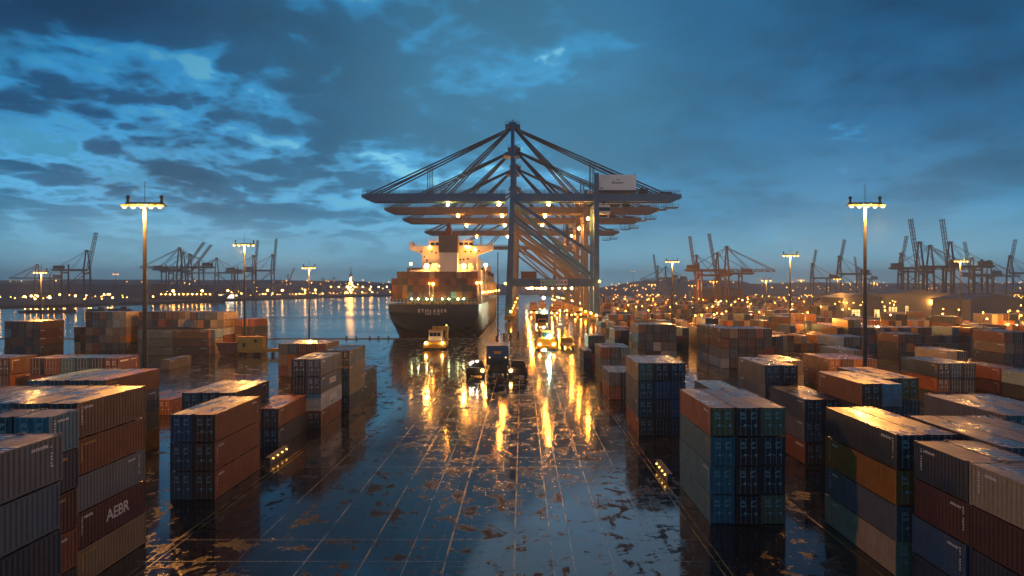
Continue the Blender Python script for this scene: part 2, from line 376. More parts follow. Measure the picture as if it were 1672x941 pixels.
stack('R13',['nmbn','kkrn'],30.4,43.9,'short navy stack, right foreground',20)
stack('R14',['cmnb','kuks'],30.4,31.5,'cream-topped stack at right frame edge')
stack('R15',['nkrk','sbnk','nkgr'],35.9,47.6,'long navy-topped block at right edge')
stack('R16',['gwkr','gkrn','sbkk'],45.0,59.8,'pale-roofed block at right edge')
stack('R18',['oru','urk','oyn','rkm'],63.4,133,'orange-sided block behind the tall right mast')
stack('R19',['nrk','bkr','kkn'],81.3,126,'navy block in the right yard')
stack('R19b',['cyw','kkc'],99.0,150,'cream stack behind the navy block')
stack('R22',['pk','kn'],104.5,128,'pale blue and dark pair at right edge')
stack('R22b',['rm','ur'],104.8,141,'brown pair behind the pale blue one')
stack('R21',['rykr','kunk','nmkk'],129,172,'brown and tan block far right')
stack('R23',['wkr','knk','gkm','kru'],94,193,'white-ended block in mid right yard')
stack('R24',['rkk','uok','kmr'],120,205,'brown block before the warehouse lights')
stack('R25',['okr','ykk','nrk','kku'],72,222,'orange block past the six-wide one')
stack('R26',['gkk','kry'],76,152,'grey pair beyond the orange-sided block')
stack('R27',['ur','kn','rk'],84,168,'low brown row in the right yard')
# left side (x = right edge)
stack('L1',['rkurk','tgkmn','sbrkk','uruku','urgmy'],-34.6,50.0,'five-high stack at left with white lettering',30,True)
stack('L1f',['kgmur','tnmrk'],-32.9,44.6,'narrow door-ended stack at left foreground',10,True)
stack('L0',['kgsur','gsnru'],-28.3,27.3,'nearest stack at the left frame edge',40,True)
stack('L2',['bsg','rrr'],-33.9,71.0,'brown three-high stack left of the roadway',40,True,1.09)
stack('L3',['gku','kdk','kkr'],-40.5,90.6,'dark stack behind the brown three-high one',40,True)
stack('L4',['oy','rk'],-35.7,94.0,'low red-brown stack left of the roadway',40,True)
stack('L5',['nnbr','gswr'],-33.5,107,'four-high grey stack beside left double yellow line',40,True)
stack('L6',['nkcb','kyyk'],-32.8,122,'four-high stack right behind the grey one',40,True)
stack('L7',['kk'],-33.4,135.2,'last dark stack before the quay',40,True)
stack('L8',['gyr','boy','mmk','mkr','rrr'],-52.0,170,'five-wide block below the thin left mast',40,True)
stack('L9',['trgy','nkyr','nskr','rgyo'],-53.5,82.5,'orange-roofed block under the tall left mast',40,True)
stack('L10',['urrk','ruku','tkrn','bnkk','nkrk','mukr'],-68.2,108.6,'six-wide row behind the tall left mast',20,True)
stack('L11',['rrkk','murr','urru'],-86.6,108.6,'brown block at left frame edge',20,True)
stack('L12',['rpru','kmrk','ukrk','yrkr','umuk'],-172,229,'brown and charcoal block at far left',40,True)
stack('L13a',['mkyky','kbrkr','rnkgk','sgcyk','cwyrk','ccyok'],-148,240,'left half of the long waterside block',40,True)
stack('L13b',['rkuky','ksknr','mnkrk','krksk','rmknk','ukkrk','ycsgk','cpkkr'],-124.5,242,'middle of the long waterside block',40,True)
stack('L13c',['mskyk','bokrk','skbgk','gcykk','cywrk'],-110.5,238,'right part of the long waterside block',40,True)
stack('L13d',['ruyk','okrk','rkuk'],-101.5,244,'low right end of the waterside block',40,True)
stack('L13e',['rkc','kuk'],-164.5,243,'low left end of the waterside block',40,True)
stack('L15',['cyy','oru'],-134,224,'side-on cream and orange pair by the water',40,False,1.0,0,R(90))
stack('L16',['wcg','pcy'],-108,226,'white pair left of the yellow truck',20,True)
stack('L17',['y'],-101,184,'lone tan container on the wet ground, left',40,True)
stack('L14',['r','u','r'],-64.5,118,'single-tier row behind the brown stack',40,True)
stack('L1g',['ryg','kur'],-53.0,62.5,'stack behind the white-lettered one',40,True)
# stern bay on the ship: 16 across, 4 high
SHX0, SHX1, SHY = -69.0, -22.0, 330.0
rs = random.Random(3); scol = []
for i in range(16):
    scol.append(('.' if i == 0 else rs.choice('uuuur'))+''.join(rs.choice('uurmukuur') for _ in range(3)))
scol[2] = 'ukyo'; scol[7] = 'yruo'; scol[11] = 'urup'; scol[12] = 'ykuo'; scol[3] = 'urkg'
stack('SB',scol,SHX0+1.2,SHY+3.0,'the ship stern stack',40,False,1.2,18.0,0,1.115,.5)
# further bays along the ship and the far fields: these become mass objects unless they show large
for bi in range(13):
    by = SHY+48+bi*14.5
    for i in (13,14,15):
        nt = 4 if bi % 3 else 5
        if bi > 9: nt = 3
        stack('SH%d_%d'%(bi,i), [''.join(rs.choice('uuryykm') for _ in range(nt))], SHX0+1.2+i*PITCH*1.115, by, None, 40, False, 1.2, 18.0, 0, 1.115, .5)
    if bi < 2: stack('SHw%d'%bi, [''.join(rs.choice('uurykm') for _ in range(5)) for _ in range(13)], SHX0+1.2, by, None, 40, False, 1.2, 18.0, 0, 1.115, .5)
rf = random.Random(21); fi = 0; fy = 238.0
while fy < 1150:
    fx = max(40 if fy < 400 else 70, 40) + rf.uniform(0,8)
    while fx < .86*fy+20:
        nc = rf.randint(3,8); top = rf.choice((1,2,2,3,3,4))
        pxl = VX+F*(fx+nc*1.25)/fy
        if rf.random() < .93 and not (pxl > 1365 and 330 < fy < 640):
            stack('FF%d'%fi, [''.join(rf.choice('rrukkmnyogscbcuo') for _ in range(max(1,top-rf.randint(0,1)))) for _ in range(nc)], fx, fy+rf.uniform(-1.5,1.5), None)
            fi += 1
        fx += nc*PITCH+rf.choice((.6,1.0,3.0,7))
    fy += 13.4*(1.0 if rf.random() < .55 else 1.9) * (1 if fy < 500 else 2.2)
# --- which containers does the photograph show? (a small depth buffer over their boxes)
def visible(conts, w=1024):
    h = int(w*941/1672); k = w/1672; zb = np.full((h,w),1e9); idb = np.full((h,w),-1,int)
    for ci, c in enumerate(conts):
        hx, hy = CW*c['ws']/2, c['L']/2
        if c['rz']: hx, hy = hy, hx
        x0,x1,y0,y1,z0,z1 = c['x']-hx,c['x']+hx,c['y']-hy,c['y']+hy,c['z'],c['z']+TH*c['hs']
        for q in ([(x0,y0,z0),(x1,y0,z0),(x1,y0,z1),(x0,y0,z1)],[(x0,y0,z1),(x1,y0,z1),(x1,y1,z1),(x0,y1,z1)],[(x0,y0,z0),(x0,y1,z0),(x0,y1,z1),(x0,y0,z1)],[(x1,y0,z0),(x1,y1,z0),(x1,y1,z1),(x1,y0,z1)]):
            pts = np.array([[k*(VX+F*p[0]/p[1]), k*(VY+F*(H-p[2])/p[1]), 1/p[1]] for p in q])
            a0, a1 = int(max(0,math.floor(pts[:,0].min()))), int(min(w-1,math.ceil(pts[:,0].max())))
            b0, b1 = int(max(0,math.floor(pts[:,1].min()))), int(min(h-1,math.ceil(pts[:,1].max())))
            if a1 < a0 or b1 < b0: continue
            gx, gy = np.meshgrid(np.arange(a0,a1+1)+.5, np.arange(b0,b1+1)+.5)
            for tri in ((0,1,2),(0,2,3)):
                A,B,C = pts[tri[0]],pts[tri[1]],pts[tri[2]]
                D = (B[0]-A[0])*(C[1]-A[1])-(C[0]-A[0])*(B[1]-A[1])
                if abs(D) < 1e-9: continue
                u = ((gx-A[0])*(C[1]-A[1])-(C[0]-A[0])*(gy-A[1]))/D; v = ((B[0]-A[0])*(gy-A[1])-(gx-A[0])*(B[1]-A[1]))/D
                iz = A[2]+u*(B[2]-A[2])+v*(C[2]-A[2]); dep = 1/np.maximum(iz,1e-9)
                ok = (u>=0)&(v>=0)&(u+v<=1)&(dep < zb[b0:b1+1,a0:a1+1])
                zb[b0:b1+1,a0:a1+1][ok] = dep[ok]; idb[b0:b1+1,a0:a1+1][ok] = ci
    return np.bincount(idb[idb>=0].ravel(), minlength=len(conts))
vis = visible(CONT)
for c, n_ in zip(CONT, vis): c['px'] = int(n_)
named = sorted([c for c in CONT if c['phrase'] and c['px'] >= 8], key=lambda c: -c['px'])[:300]
ids = {id(c) for c in named}
rest = [c for c in CONT if id(c) not in ids and (c['px'] > 0 or c['phrase'] or c['key'].startswith('SH'))]
print('containers', len(CONT), 'named', len(named), 'least px', named[-1]['px'], 'rest', len(rest))

def side_profile(L, n):                            # corrugated wall outline along y: (y, inset)
    p, y0 = [], -L/2+.16; w = (L-.32)/n
    for i in range(n):
        a = y0+i*w; p += [(a,0),(a+w*.34,0),(a+w*.5,.036),(a+w*.84,.036)]
    p.append((L/2-.16,0)); return p
def body_mesh(ft):
    L = LEN[ft]; b = MB(); x = CW/2; h = L/2
    for sx in (-1,1):
        for sy in (-1,1):
            b.box(sx*x-.0-(.16 if sx>0 else 0), sx*x+(.16 if sx<0 else 0), sy*h-(.16 if sy>0 else 0), sy*h+(.16 if sy<0 else 0), .0, TH)   # posts
        b.box(sx*x-(.07 if sx>0 else 0), sx*x+(.07 if sx<0 else 0), -h+.16, h-.16, .07, .19)
        b.box(sx*x-(.06 if sx>0 else 0), sx*x+(.06 if sx<0 else 0), -h+.16, h-.16, TH-.16, TH-.055)
        pr = side_profile(L, max(6,int(L/.40))); vs = []
        for z in (.19,TH-.16):
            for y, i in pr: vs.append((sx*(x-.012-i), y, z))
        n = len(pr); fs = [(i,i+1,n+i+1,n+i) if sx>0 else (i+1,i,n+i,n+i+1) for i in range(n-1)]
        b.add(vs, fs)
    for sy in (-1,1):
        b.box(-x+.16,x-.16, sy*h-(.1 if sy>0 else 0), sy*h+(.1 if sy<0 else 0), .07,.16)
        b.box(-x+.16,x-.16, sy*h-(.1 if sy>0 else 0), sy*h+(.1 if sy<0 else 0), TH-.15,TH-.055)
    pr = [(-x+.16+(2*x-.32)*i/28, .036 if i%4 in (2,3) else 0) for i in range(29)]; vs = []   # plain far end
    for z in (.16,TH-.15): vs += [(a, h-.03-i, z) for a, i in pr]
    b.add(vs, [(i+1,i,29+i,30+i) for i in range(28)])
    b.add([(-x+.16,-h+.16,.1),(x-.16,-h+.16,.1),(x-.16,h-.16,.1),(-x+.16,h-.16,.1)], [(3,2,1,0)])
    for sx in (-1,1):                               # corner castings, proud of the posts
        for sy in (-1,1):
            for z in (0,TH-.12): b.box(sx*x-.09*(1+sx)-.004*(1-sx)/2, sx*x+.09*(1-sx)+.004*(1+sx)/2, sy*h-.09*(1+sy)-.004*(1-sy)/2, sy*h+.09*(1-sy)+.004*(1+sy)/2, z-.003 if z else z, z+.122)
    return b.mesh('shipping_container', M['paint'])
def roof_mesh(ft):
    L = LEN[ft]; b = MB(); x = CW/2-.055; h = L/2-.1; n = max(8,int(L/.55)); vs = []
    for i in range(n*2+1):
        z = TH-.062-(.02 if i%2 else 0); y = -h+2*h*i/(n*2); vs += [(-x,y,z),(x,y,z)]
    b.add(vs, [(2*i,2*i+1,2*i+3,2*i+2) for i in range(n*2)]); return b.mesh('roof', M['roofp'])
def door_mesh(s):                                  # half of the end: s=-1 left, +1 right
    b = MB(); a0, a1 = (-CW/2+.165,-.012) if s < 0 else (.012,CW/2-.165); y = 0
    b.box(a0,a1,.03,.07,.165,TH-.155)
    for z0, z1 in ((.165,.28),(.80,.92),(1.42,1.54),(2.04,2.16),(TH-.27,TH-.155)): b.box(a0,a1,0,.03,z0,z1)
    b.box(a0,a0+.06,.002,.03,.28,TH-.27); b.box(a1-.06,a1,.002,.03,.28,TH-.27)
    hx = a0-.03 if s < 0 else a1+.03
    for z in (.5,1.1,1.7,2.3): b.box(hx-.06,hx+.06,-.02,.02,z,z+.10)
    return b
def rods(s):
    a0, a1 = (-CW/2+.165,-.012) if s < 0 else (.012,CW/2-.165); r_ = []
    for q, off in enumerate((.28,.75)):
        b = MB(); x = a0+(a1-a0)*off; b.tube((x,-.03,.19),(x,-.03,TH-.17),.024,6)
        for z in (.20,.86,1.98,TH-.22): b.box(x-.06,x+.06,-.05,.0,z,z+.05)
        b.beam((x,-.05,1.05+.12*q),(x+(.30 if s<0 else -.30),-.05,1.05+.12*q),.035,.05); r_.append(b)
    return r_
def plates(s):                                     # data plate and stencilled lines on a door
    b = MB(); rr = random.Random(5 if s > 0 else 9); a0 = -CW/2+.3 if s < 0 else .14
    b.box(a0+.5,a0+.72,-.012,-.004,1.0,1.22)
    for z in (2.33,2.22,2.11,1.84,1.74):
        xx = a0+rr.uniform(.05,.2)
        for _ in range(rr.randint(3,6)):
            w = rr.uniform(.04,.09); b.box(xx,xx+w,-.008,-.003,z,z+.07); xx += w+.03
    return b
def marks(v, L):                                   # worn stencilled code: small strokes on the left wall and the right wall
    b = MB(); rr = random.Random(v*13+int(L*7))
    for sx in (-1,1):
        xo = sx*(CW/2-.008)
        def rect(y0,y1,z0,z1): 
            x0, x1 = sorted((xo, xo+sx*.006)); b.box(x0,x1,y0,y1,z0,z1)
        ys = (-L/2+.5) if v % 2 else (L/2-1.0)
        for i in range(9):
            if rr.random() < .85: rect(ys, ys+rr.uniform(.10,.2), 2.5-.19*i-rr.uniform(.09,.13), 2.5-.19*i)
        yy = ys+.34 if v % 2 else ys-1.5
        for i in range(rr.randint(6,9)):
            w = rr.uniform(.10,.15); rect(yy, yy+w, 2.28, 2.28+rr.uniform(.15,.21)); yy += w+.045
        if v == 2:
            yy = -L/2+.6
            for i in range(11): rect(yy,yy+.16,2.20,2.46); yy += .21
    return b
BODY = {f: body_mesh(f) for f in LEN}; ROOF = {f: roof_mesh(f) for f in LEN}
DOOR = {s: door_mesh(s).mesh('door', M['paint']) for s in (-1,1)}
ROD = {s: [b.mesh('lock_rod', M['bar']) for b in rods(s)] for s in (-1,1)}
PLATE = {s: plates(s).mesh('lettering', M['white_mark']) for s in (-1,1)}
MARK = {(f,v): marks(v, LEN[f]).mesh('lettering', [M['white_mark'],M['orange_mark']][v == 3]) for f in LEN for v in range(4)}
def door_far():
    b = MB()
    for s in (-1,1):
        a = door_mesh(s); b.add(a.v, a.f)
        for r_ in rods(s): b.add(r_.v, r_.f, 1)
    return b.mesh('door', [M['paint'],M['bar']])
DFAR = door_far()

def text_mesh(body, size, mat, name='lettering', extrude=.0, shear=0.0, spacing=1.0):
    cu = bpy.data.curves.new(name,'FONT'); cu.body = body; cu.size = size; cu.align_x = 'CENTER'; cu.align_y = 'CENTER'; cu.extrude = extrude; cu.shear = shear; cu.space_character = spacing; cu.offset = size*.012
    ob = bpy.data.objects.new('tmp', cu); COL.objects.link(ob); dg = bpy.context.evaluated_depsgraph_get()
    me = bpy.data.meshes.new_from_object(ob.evaluated_get(dg)); bpy.data.objects.remove(ob); bpy.data.curves.remove(cu)
    me.name = name; me.materials.clear(); me.materials.append(mat); return me

TIER = {1:['only tier'],2:['top','bottom'],3:['top','middle tier','bottom'],4:['top','second from top','second from bottom','bottom'],5:['top','second from top','middle tier','second from bottom','bottom']}
ORD = ['first','second','third','fourth','fifth','sixth','seventh','eighth','ninth','tenth','eleventh','twelfth','thirteenth','fourteenth','fifteenth','sixteenth']
def colword(i, n, axis=0):
    if n == 1: return ''
    if n == 2: return ('left','right')[i]+' column'
    if n == 3: return ('left','middle','right')[i]+' column'
    return ORD[i]+' column'
def rgba(c, r_):
    q = r_.uniform(.82,1.18); return (c[0]*q*r_.uniform(.94,1.06), c[1]*q, c[2]*q*r_.uniform(.94,1.06), 1)
lab_seen = set(); rc = random.Random(99)
for c in named:
    nm, col = PAL[c['ch']]; cw = colword(c['col'],c['ncol'])
    if c['rz']: cw = ('left','right')[c['col']]+' one'
    lab = f"{nm} container, {TIER[c['nt']][c['tier']]}{', '+cw if cw else ''}, {c['phrase']}" if c['nt'] > 1 or cw else f"{nm} container, {c['phrase']}"
    if c['key'] == 'SB': lab = f"{nm} container, {['top','second','third','bottom'][c['tier']]} row, {ORD[c['col']]} column from left on {c['phrase']}"
    assert lab not in lab_seen, lab
    lab_seen.add(lab); nw = len(lab.replace(',','').replace('-',' ').split())
    if nw > 16: print('LONG', nw, lab)
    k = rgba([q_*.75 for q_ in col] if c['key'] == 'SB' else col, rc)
    grp = 'containers stacked on the ship stern' if c['key'] == 'SB' else 'shipping containers stacked on the quay'
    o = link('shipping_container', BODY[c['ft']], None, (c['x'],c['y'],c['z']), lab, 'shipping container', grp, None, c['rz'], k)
    o.scale = (c['ws'],1,c['hs'])
    link('roof', ROOF[c['ft']], o, color=k) if c['tier'] == 0 or c['px'] > 60 else None
    yd = -c['L']/2+.02
    if c['px'] > 90 and c['key'] != 'SB':
        for s in (-1,1):
            dc = k
            if c['key'] == 'R1' and c['col'] == 0 and c['tier'] == 0: dc = (.33,.15,.035,1)
            dd = link('door', DOOR[s], o, (0,yd,0), color=dc)
            if c['px'] > 330 and c['y'] < 140:
                for me in ROD[s]: link('lock_rod', me, dd)
                link('lettering', PLATE[s], dd)
            else:
                for me in ROD[s]: link('lock_rod', me, dd)
        link('lettering', MARK[(c['ft'], rc.randint(0,3))], o)
    else: link('door', DFAR, o, (0,yd,0), color=k)
    c['obj'] = o
def find(key, col, tier): return next(c['obj'] for c in named if c['key'] == key and c['col'] == col and c['tier'] == tier)
o = find('L1',4,3); lt = link('lettering', text_mesh('AEBR',1.35,M['white_mark'],extrude=.004,spacing=.95), o, (CW/2+.006,.5,1.45)); lt.rotation_euler = (R(90),0,R(90))
for tier in (1,2):                                  # the two pale plates on the four-high grey stack
    o = find('L5',1,tier); b = MB(); x = CW/2-.006
    b.box(x,x+.02,-1.3,2.4,1.0,1.95); link('plate', b.mesh('plate', M['signw'] if tier == 1 else M['c'] if 'c' in M else M['signw']), o)
    b = MB(); b.box(x+.02,x+.026,-.3,.5,.4,.85) if tier == 2 else b.box(x+.02,x+.026,-.9,1.9,1.35,1.6); link('plate_marking', b.mesh('plate_marking', M['ink'] if tier == 2 else M['orange_mark']), o)

# the rest of the containers: one mass object
b = MB(); cols_ = []
def add_mass(c, rnd):
    k = rgba(PAL[c['ch']][1], rnd); hx, hy = CW*c['ws']/2, c['L']/2
    if c['rz']: hx, hy = hy, hx
    x, y, z, hh = c['x'], c['y'], c['z'], TH*c['hs']
    n0 = len(b.f)
    b.box(x-hx,x+hx,y-hy,y+hy,z+.03,z+hh-.03); b.m[-5] = 1
    if not c['rz']:
        for sx in (-1,1):
            for xx in (sx*(hx-.08),): b.box(x+xx-.085,x+xx+.085,y-hy-.03,y-hy-.001,z+.02,z+hh-.02)
        b.box(x-.03,x+.03,y-hy-.03,y-hy-.001,z+.1,z+hh-.1)
    cols_.extend([k]*(len(b.f)-n0))
for c in rest: add_mass(c, rc)
me = b.mesh('container_mass', [M['paint_s'],M['roofp_s']])
at = me.color_attributes.new('paint','FLOAT_COLOR','CORNER'); buf = []
for p, k in zip(me.polygons, cols_): buf += list(k)*p.loop_total
at.data.foreach_set('color', buf)
link('container_mass', me, None, label='mass of dark stacked containers filling the far yard and ship', cat='containers', kind='stuff')

# ------------------------------------------------------------------ lamps
def point(name, parent, loc, watts, r, col=None):
    l = bpy.data.lights.new(name,'POINT'); l.energy = watts; l.color = col or (1,.40,.07); l.shadow_soft_size = r
    o = bpy.data.objects.new(name, l); COL.objects.link(o); o.location = loc; o.parent = parent; return o
def mast(name, x, y, top, label, bar=5.8, bulb='e_mast', r=.30, n=5, group='tall floodlight masts over the yard', pr=.42, watts=66000):
    t = thing(name, label, 'light mast', (x,y,0), 0, group)
    b = MB(); b.tube((0,0,0),(0,0,top-.3),pr,10,pr*.55); b.box(-.7,.7,-.7,.7,0,.35); b.build('pole', M['pole'], t, smooth=False)
    b = MB(); b.box(-bar/2,bar/2,-.35,.35,top-.45,top-.1); b.box(-bar/2-.2,bar/2+.2,-1.25,1.0,top-.60,top-.46)  # wide plate added under the bar, shades the fittings above from the lamps
    for s in (-1,1):
        b.box(s*bar*.46-.14,s*bar*.46+.14,-.15,.15,top-.1,top+.5); b.ball((s*bar*.46,0,top+.75),.32,8,5)
    b.tube((0,0,top-.1),(0,0,top+3.2),.05,5); b.build('crossbar_and_shield', M['pole'], t)
    for i in range(n):
        u = (i/(n-1)-.5)*bar*.96
        for yy in ((-.75,) if n > 4 else (-.3,)):
            b = MB(); b.ball((u,yy,top-.92-.06*(i%2)),r*.95,10,6,sz=.7); b.tube((u,yy,top-.60),(u,yy,top-.80),r*1.7,12,r*1.35,m=1); b.build('lamp', [M[bulb],M['e_halo']], t)
    if watts:
        point('mast_light', t, (0,-.75,top-1.7), watts, 1.3)
    return t
mast('floodlight_mast',-59.6,101.5,37.0,'tallest left floodlight mast, rising behind the orange-lit roofs')
mast('floodlight_mast',61.8,116,38.9,'tallest right floodlight mast with five glowing lamps')
mast('floodlight_mast',-98.5,228,39.3,'slim floodlight mast behind the yellow box truck',7)
mast('floodlight_mast',-94.5,285,33.0,'floodlight mast by the water above the five-wide block',5.5)
mast('floodlight_mast',-202,270,30.6,'floodlight mast at far left over the moored barge',5)
mast('floodlight_mast',107,257,37.0,'floodlight mast between right cranes and the tall right mast',5.8)
mast('floodlight_mast',211,310,37.0,'floodlight mast near the right edge before the raised booms',6.2)
mast('floodlight_mast',74.5,320,37.2,'thick floodlight mast left of the orange-lit cranes',6.2,pr=.7)
far_m = [(1251,413,29.0,'slim far mast before the grey sheds'),(1308,640,32,'far mast right of the orange-lit cranes'),(1367,560,32,'far mast left of the tall right mast'),(1064,600,27.5,'far mast on the quay right of the big crane'),
 (1037,900,28.5,'farthest mast right of the big crane landside leg'),(1165,520,29.5,'far mast in front of the orange crane legs'),(1034,1300,58,'high faint mast on the hill beyond the big crane'),(1427,800,30,'far mast just right of the tall right mast'),(1130,700,27,'far mast left of the orange-lit cranes')]
for px, y, top, lab in far_m: mast('floodlight_mast',(px-VX)*y/F,y,top,lab,5.5 if y < 700 else 7,'e_far',.5,3,'distant floodlight masts',.4,26000 if y < 850 else 0)
mast('floodlight_mast',(189-VX)*1060/F,1060,47,'far mast across the water at left',8,'e_far',.8,3,'distant floodlight masts',.5,0)

def yard_lamp_mesh(h, r, mt):
    b = MB(); b.tube((0,0,0),(0,0,h),.16,5,.1); b.tube((0,0,h),(1.2,0,h+.25),.09,5); b.box(-.35,.35,-.35,.35,0,.2); b.ball((1.1,0,h-.05),r,8,5,m=1)
    return b.mesh('yard_lamp', [M['pole'],M[mt]])
YL = [yard_lamp_mesh(13.5,.22,'e_yard'), yard_lamp_mesh(12,.28,'e_yard'), yard_lamp_mesh(9,.5,'e_dist')]
rl = random.Random(4)
for i in range(200):
    y = rl.uniform(230,1150); x = rl.uniform(62 if y > 380 else 45, .82*y)
    yl = link('yard_lamp', YL[0 if y < 520 and i % 2 else 1], None, (x,y,0), 'small orange lamp post among the far right container rows', 'lamp post', 'lamp posts in the far right yard', None, rl.uniform(0,6.28))
    if i % 5 == 0: point('lamp_light', yl, (1.1,0,11.2), 12000, .4)
for i in range(22):
    y = 480+i*32
    link('yard_lamp', YL[2], None, (57+rl.uniform(-2,2),y,0), 'small lamp post along the landside crane rail', 'lamp post', 'lamp posts along the crane rail', None, R(180))

# ------------------------------------------------------------------ ship-to-shore cranes
def sts_crane(loc, label, detail=2, boom_up=None, mats=('crane','cable'), sc=1.0, rz=0, group=None, lamps=True, name='gantry_crane'):
    """waterside legs at x=0, landside at x=61, boom reaching to -x; rails along y."""
    t = thing(name, label, 'crane', loc, rz, group); t.scale = (sc,)*3
    A, Cb = M[mats[0]], M[mats[1]]; thin = 1.0 if detail else .12
    XL, FY, ZB, ZA, XT, XB = 61.0, 13.0, 88.0, 140.0, -106.0, 125.0 if detail else 98.0
    for i, sy in enumerate((-1,1)):
        y = sy*FY
        b = MB(); b.beam((-.8,y,4),(2.2,y,ZB+4),4.8*thin**.3,4.2,3.4,3.4); b.build('leg', A, t)
        b = MB(); b.beam((XL,y,4),(XL,y,ZB+16 if sy < 0 else ZB),4.0*thin**.3,3.6,3.2,3.2); b.build('leg', A, t)
        b = MB(); b.box(1.6,XL-1.9,y-1.7,y+1.7,24.5,30); b.build('portal_beam', A, t)
        b = MB(); b.beam((3.0,y,ZB-3),(XL-1.0,y,46 if sy < 0 else 33),2.2*(1 if detail else .6)); b.build('diagonal_brace', A, t)
        if detail:
            b = MB(); b.beam((2.4,y,ZB-13),(XL-2.5,y,31),1.7); b.build('diagonal_brace', A, t)
            if detail > 1: b = MB(); b.beam((2.4,y+sy*.3,ZB-17),(XL-6.5,y+sy*.3,31),.9); b.build('diagonal_brace', A, t)
        b = MB(); b.beam((2.0,y*1.0,ZB+3),(2.0,sy*3.2,ZA),3.0,2.8,2.4,2.4); b.build('apex_leg', A, t)
        if detail:
            for xx in (0,XL):
                b = MB(); b.box(xx-3.2,xx+3.2,y-7.5,y+7.5,1.9,4.4)
                for q in range(6):
                    yy = y-6.4+q*2.55; b.tube((xx-.5,yy,.95),(xx+.5,yy,.95),.9,10,m=1); b.box(xx-1.2,xx+1.2,yy-.9,yy+.9,1.2,1.95,2)
                b.box(xx-3.4,xx+3.4,y-8.2,y-7.5,1.2,3.8,2); b.build('bogie', [M['yellow'],M['dark'],M['yellow']], t)
    for xx, zz in ((-.2,27),(XL,27),(1.6,ZB-9),(XL,ZB-7)):
        b = MB(); b.box(xx-1.4,xx+1.4,-FY+1.8,FY-1.8,zz-2,zz+2); b.build('cross_beam', A, t)
    # main girder and boom: two box girders side by side
    b = MB(); 
    for sy in (-1,1):
        b.box(3.9,XB-8,sy*4.2-1.3,sy*4.2+1.3,ZB-2.7,ZB+2.7)
        b.prism([(XB-8,ZB-2.7),(XB-3,ZB-.2),(XB-3,ZB+2.3),(XB-8,ZB+2.7)], sy*4.2-1.3, sy*4.2+1.3)
    for xx in np.arange(12,XB-8,14): b.box(xx-.6,xx+.6,-2.9,2.9,ZB-1,ZB+1)
    b.box(XB-3.2,XB-2.2,-5.5,5.5,ZB-.4,ZB+2.5); b.build('girder', A, t)
    piv = Vector((-1.5,0,ZB)); ang = boom_up or 0.0
    bm = thing_part = None
    bx = MB(); Lb = -XT-1.5
    for sy in (-1,1):
        if detail:
            bx.box(-Lb+7,-1.6,sy*4.2-1.3,sy*4.2+1.3,-2.7,2.7)
            bx.prism([(-Lb,.2),(-Lb+7,-2.7),(-Lb+7,2.7),(-Lb,2.4)], sy*4.2-1.3, sy*4.2+1.3)
        else:                                       # open lattice boom for the far cranes
            for zz in (-2.6,2.6): bx.box(-Lb,0,sy*3.6-.55,sy*3.6+.55,zz-.55,zz+.55)
            nb = 13
            for q in range(nb): bx.beam((-Lb*q/nb,sy*3.6,-2.6 if q%2 else 2.6),(-Lb*(q+1)/nb,sy*3.6,2.6 if q%2 else -2.6),.8)
    for xx in np.arange(-Lb+4,-4,13): bx.box(xx-.6,xx+.6,-2.9,2.9,-1,1)
    bo = bx.build('boom', A, t, piv); bo.rotation_euler = (0,ang,0)
    rot = Matrix.Rotation(ang,3,'Y')
    def bp(x, z, y=0): return piv+rot@Vector((x-piv.x,y,z-ZB))
    # apex platform
    b = MB(); b.box(-3.4,7.4,-5.5,5.5,ZA-.6,ZA+.6); b.box(-.8,4.8,-3.4,3.4,ZA+.6,ZA+2.6)
    if detail:
        for xx in np.arange(-3.3,7.4,1.52):
            for sy in (-1,1): b.tube((xx,sy*5.4,ZA+.6),(xx,sy*5.4,ZA+2.9),.09,4)
        for sy in (-1,1):
            for zz in (1.8,2.9): b.tube((-3.3,sy*5.4,ZA+zz),(7.3,sy*5.4,ZA+zz),.09,4)
        b.tube((2,0,ZA+2.6),(2,0,ZA+6.2),.12,5); b.ball((2,0,ZA+4.3),.7)
        b.box(-4.4,6.6,-6.2,6.2,ZB+30,ZB+30.6); b.box(-3.6,5.4,-6.4,-6.1,ZB+30.6,ZB+32.4); b.box(1.5,2.8,-8,8,ZB+16,ZB+18)
    b.build('apex_platform', A, t)
    # stays
    rr = .55 if detail else .40
    ends = ([(-102,2.6),(-94,2.6),(-50,2.6),(-44,2.6)] if not boom_up else [(-50,2.6)])
    for sy in (-1,1):
        for e in ends:
            b = MB(); b.tube((.5,sy*3,ZA-1.5),bp(e[0],ZB+e[1],sy*4.2),rr,5); b.build('stay', Cb, t)
        for xx in ((44,50,103,112) if detail else (44,90)):
            b = MB(); b.tube((3.5,sy*3,ZA-1.5),(xx,sy*4.2,ZB+2.8),rr,5); b.build('stay', Cb, t)
    if detail:
        for x0 in (-59,-56.5,58,60.4):
            for sy in (-1,1):
                zt = ZA-1.5+(abs(x0)/(98.0 if x0 < 0 else 108))*(ZB+2.7-ZA+1.5)
                b = MB(); b.tube((x0,sy*4.2,ZB+3.1),(x0,sy*4.0,zt+.8),.3,5); b.build('hanger', Cb, t)
        # walkway rails
        for x0, x1, nm in ((XT+1,-3,'boom_railing'),(5,XB-3,'girder_railing')):
            b = MB()
            for sy in (-1,1):
                for zz in (4.4,5.3): b.tube((x0,sy*6,ZB+zz),(x1,sy*6,ZB+zz),.14,4)
                for xx in np.arange(x0,x1+.1,3.3): b.tube((xx,sy*6,ZB+3.0),(xx,sy*6,ZB+5.3),.15,4)
                b.box(x0,x1,sy*5.5-.0 if sy > 0 else sy*6.1,sy*6.1 if sy > 0 else sy*5.5,ZB+2.9,ZB+3.08)
            b.build(nm, A, t)
        # machinery house
        hz0 = ZB+5.2
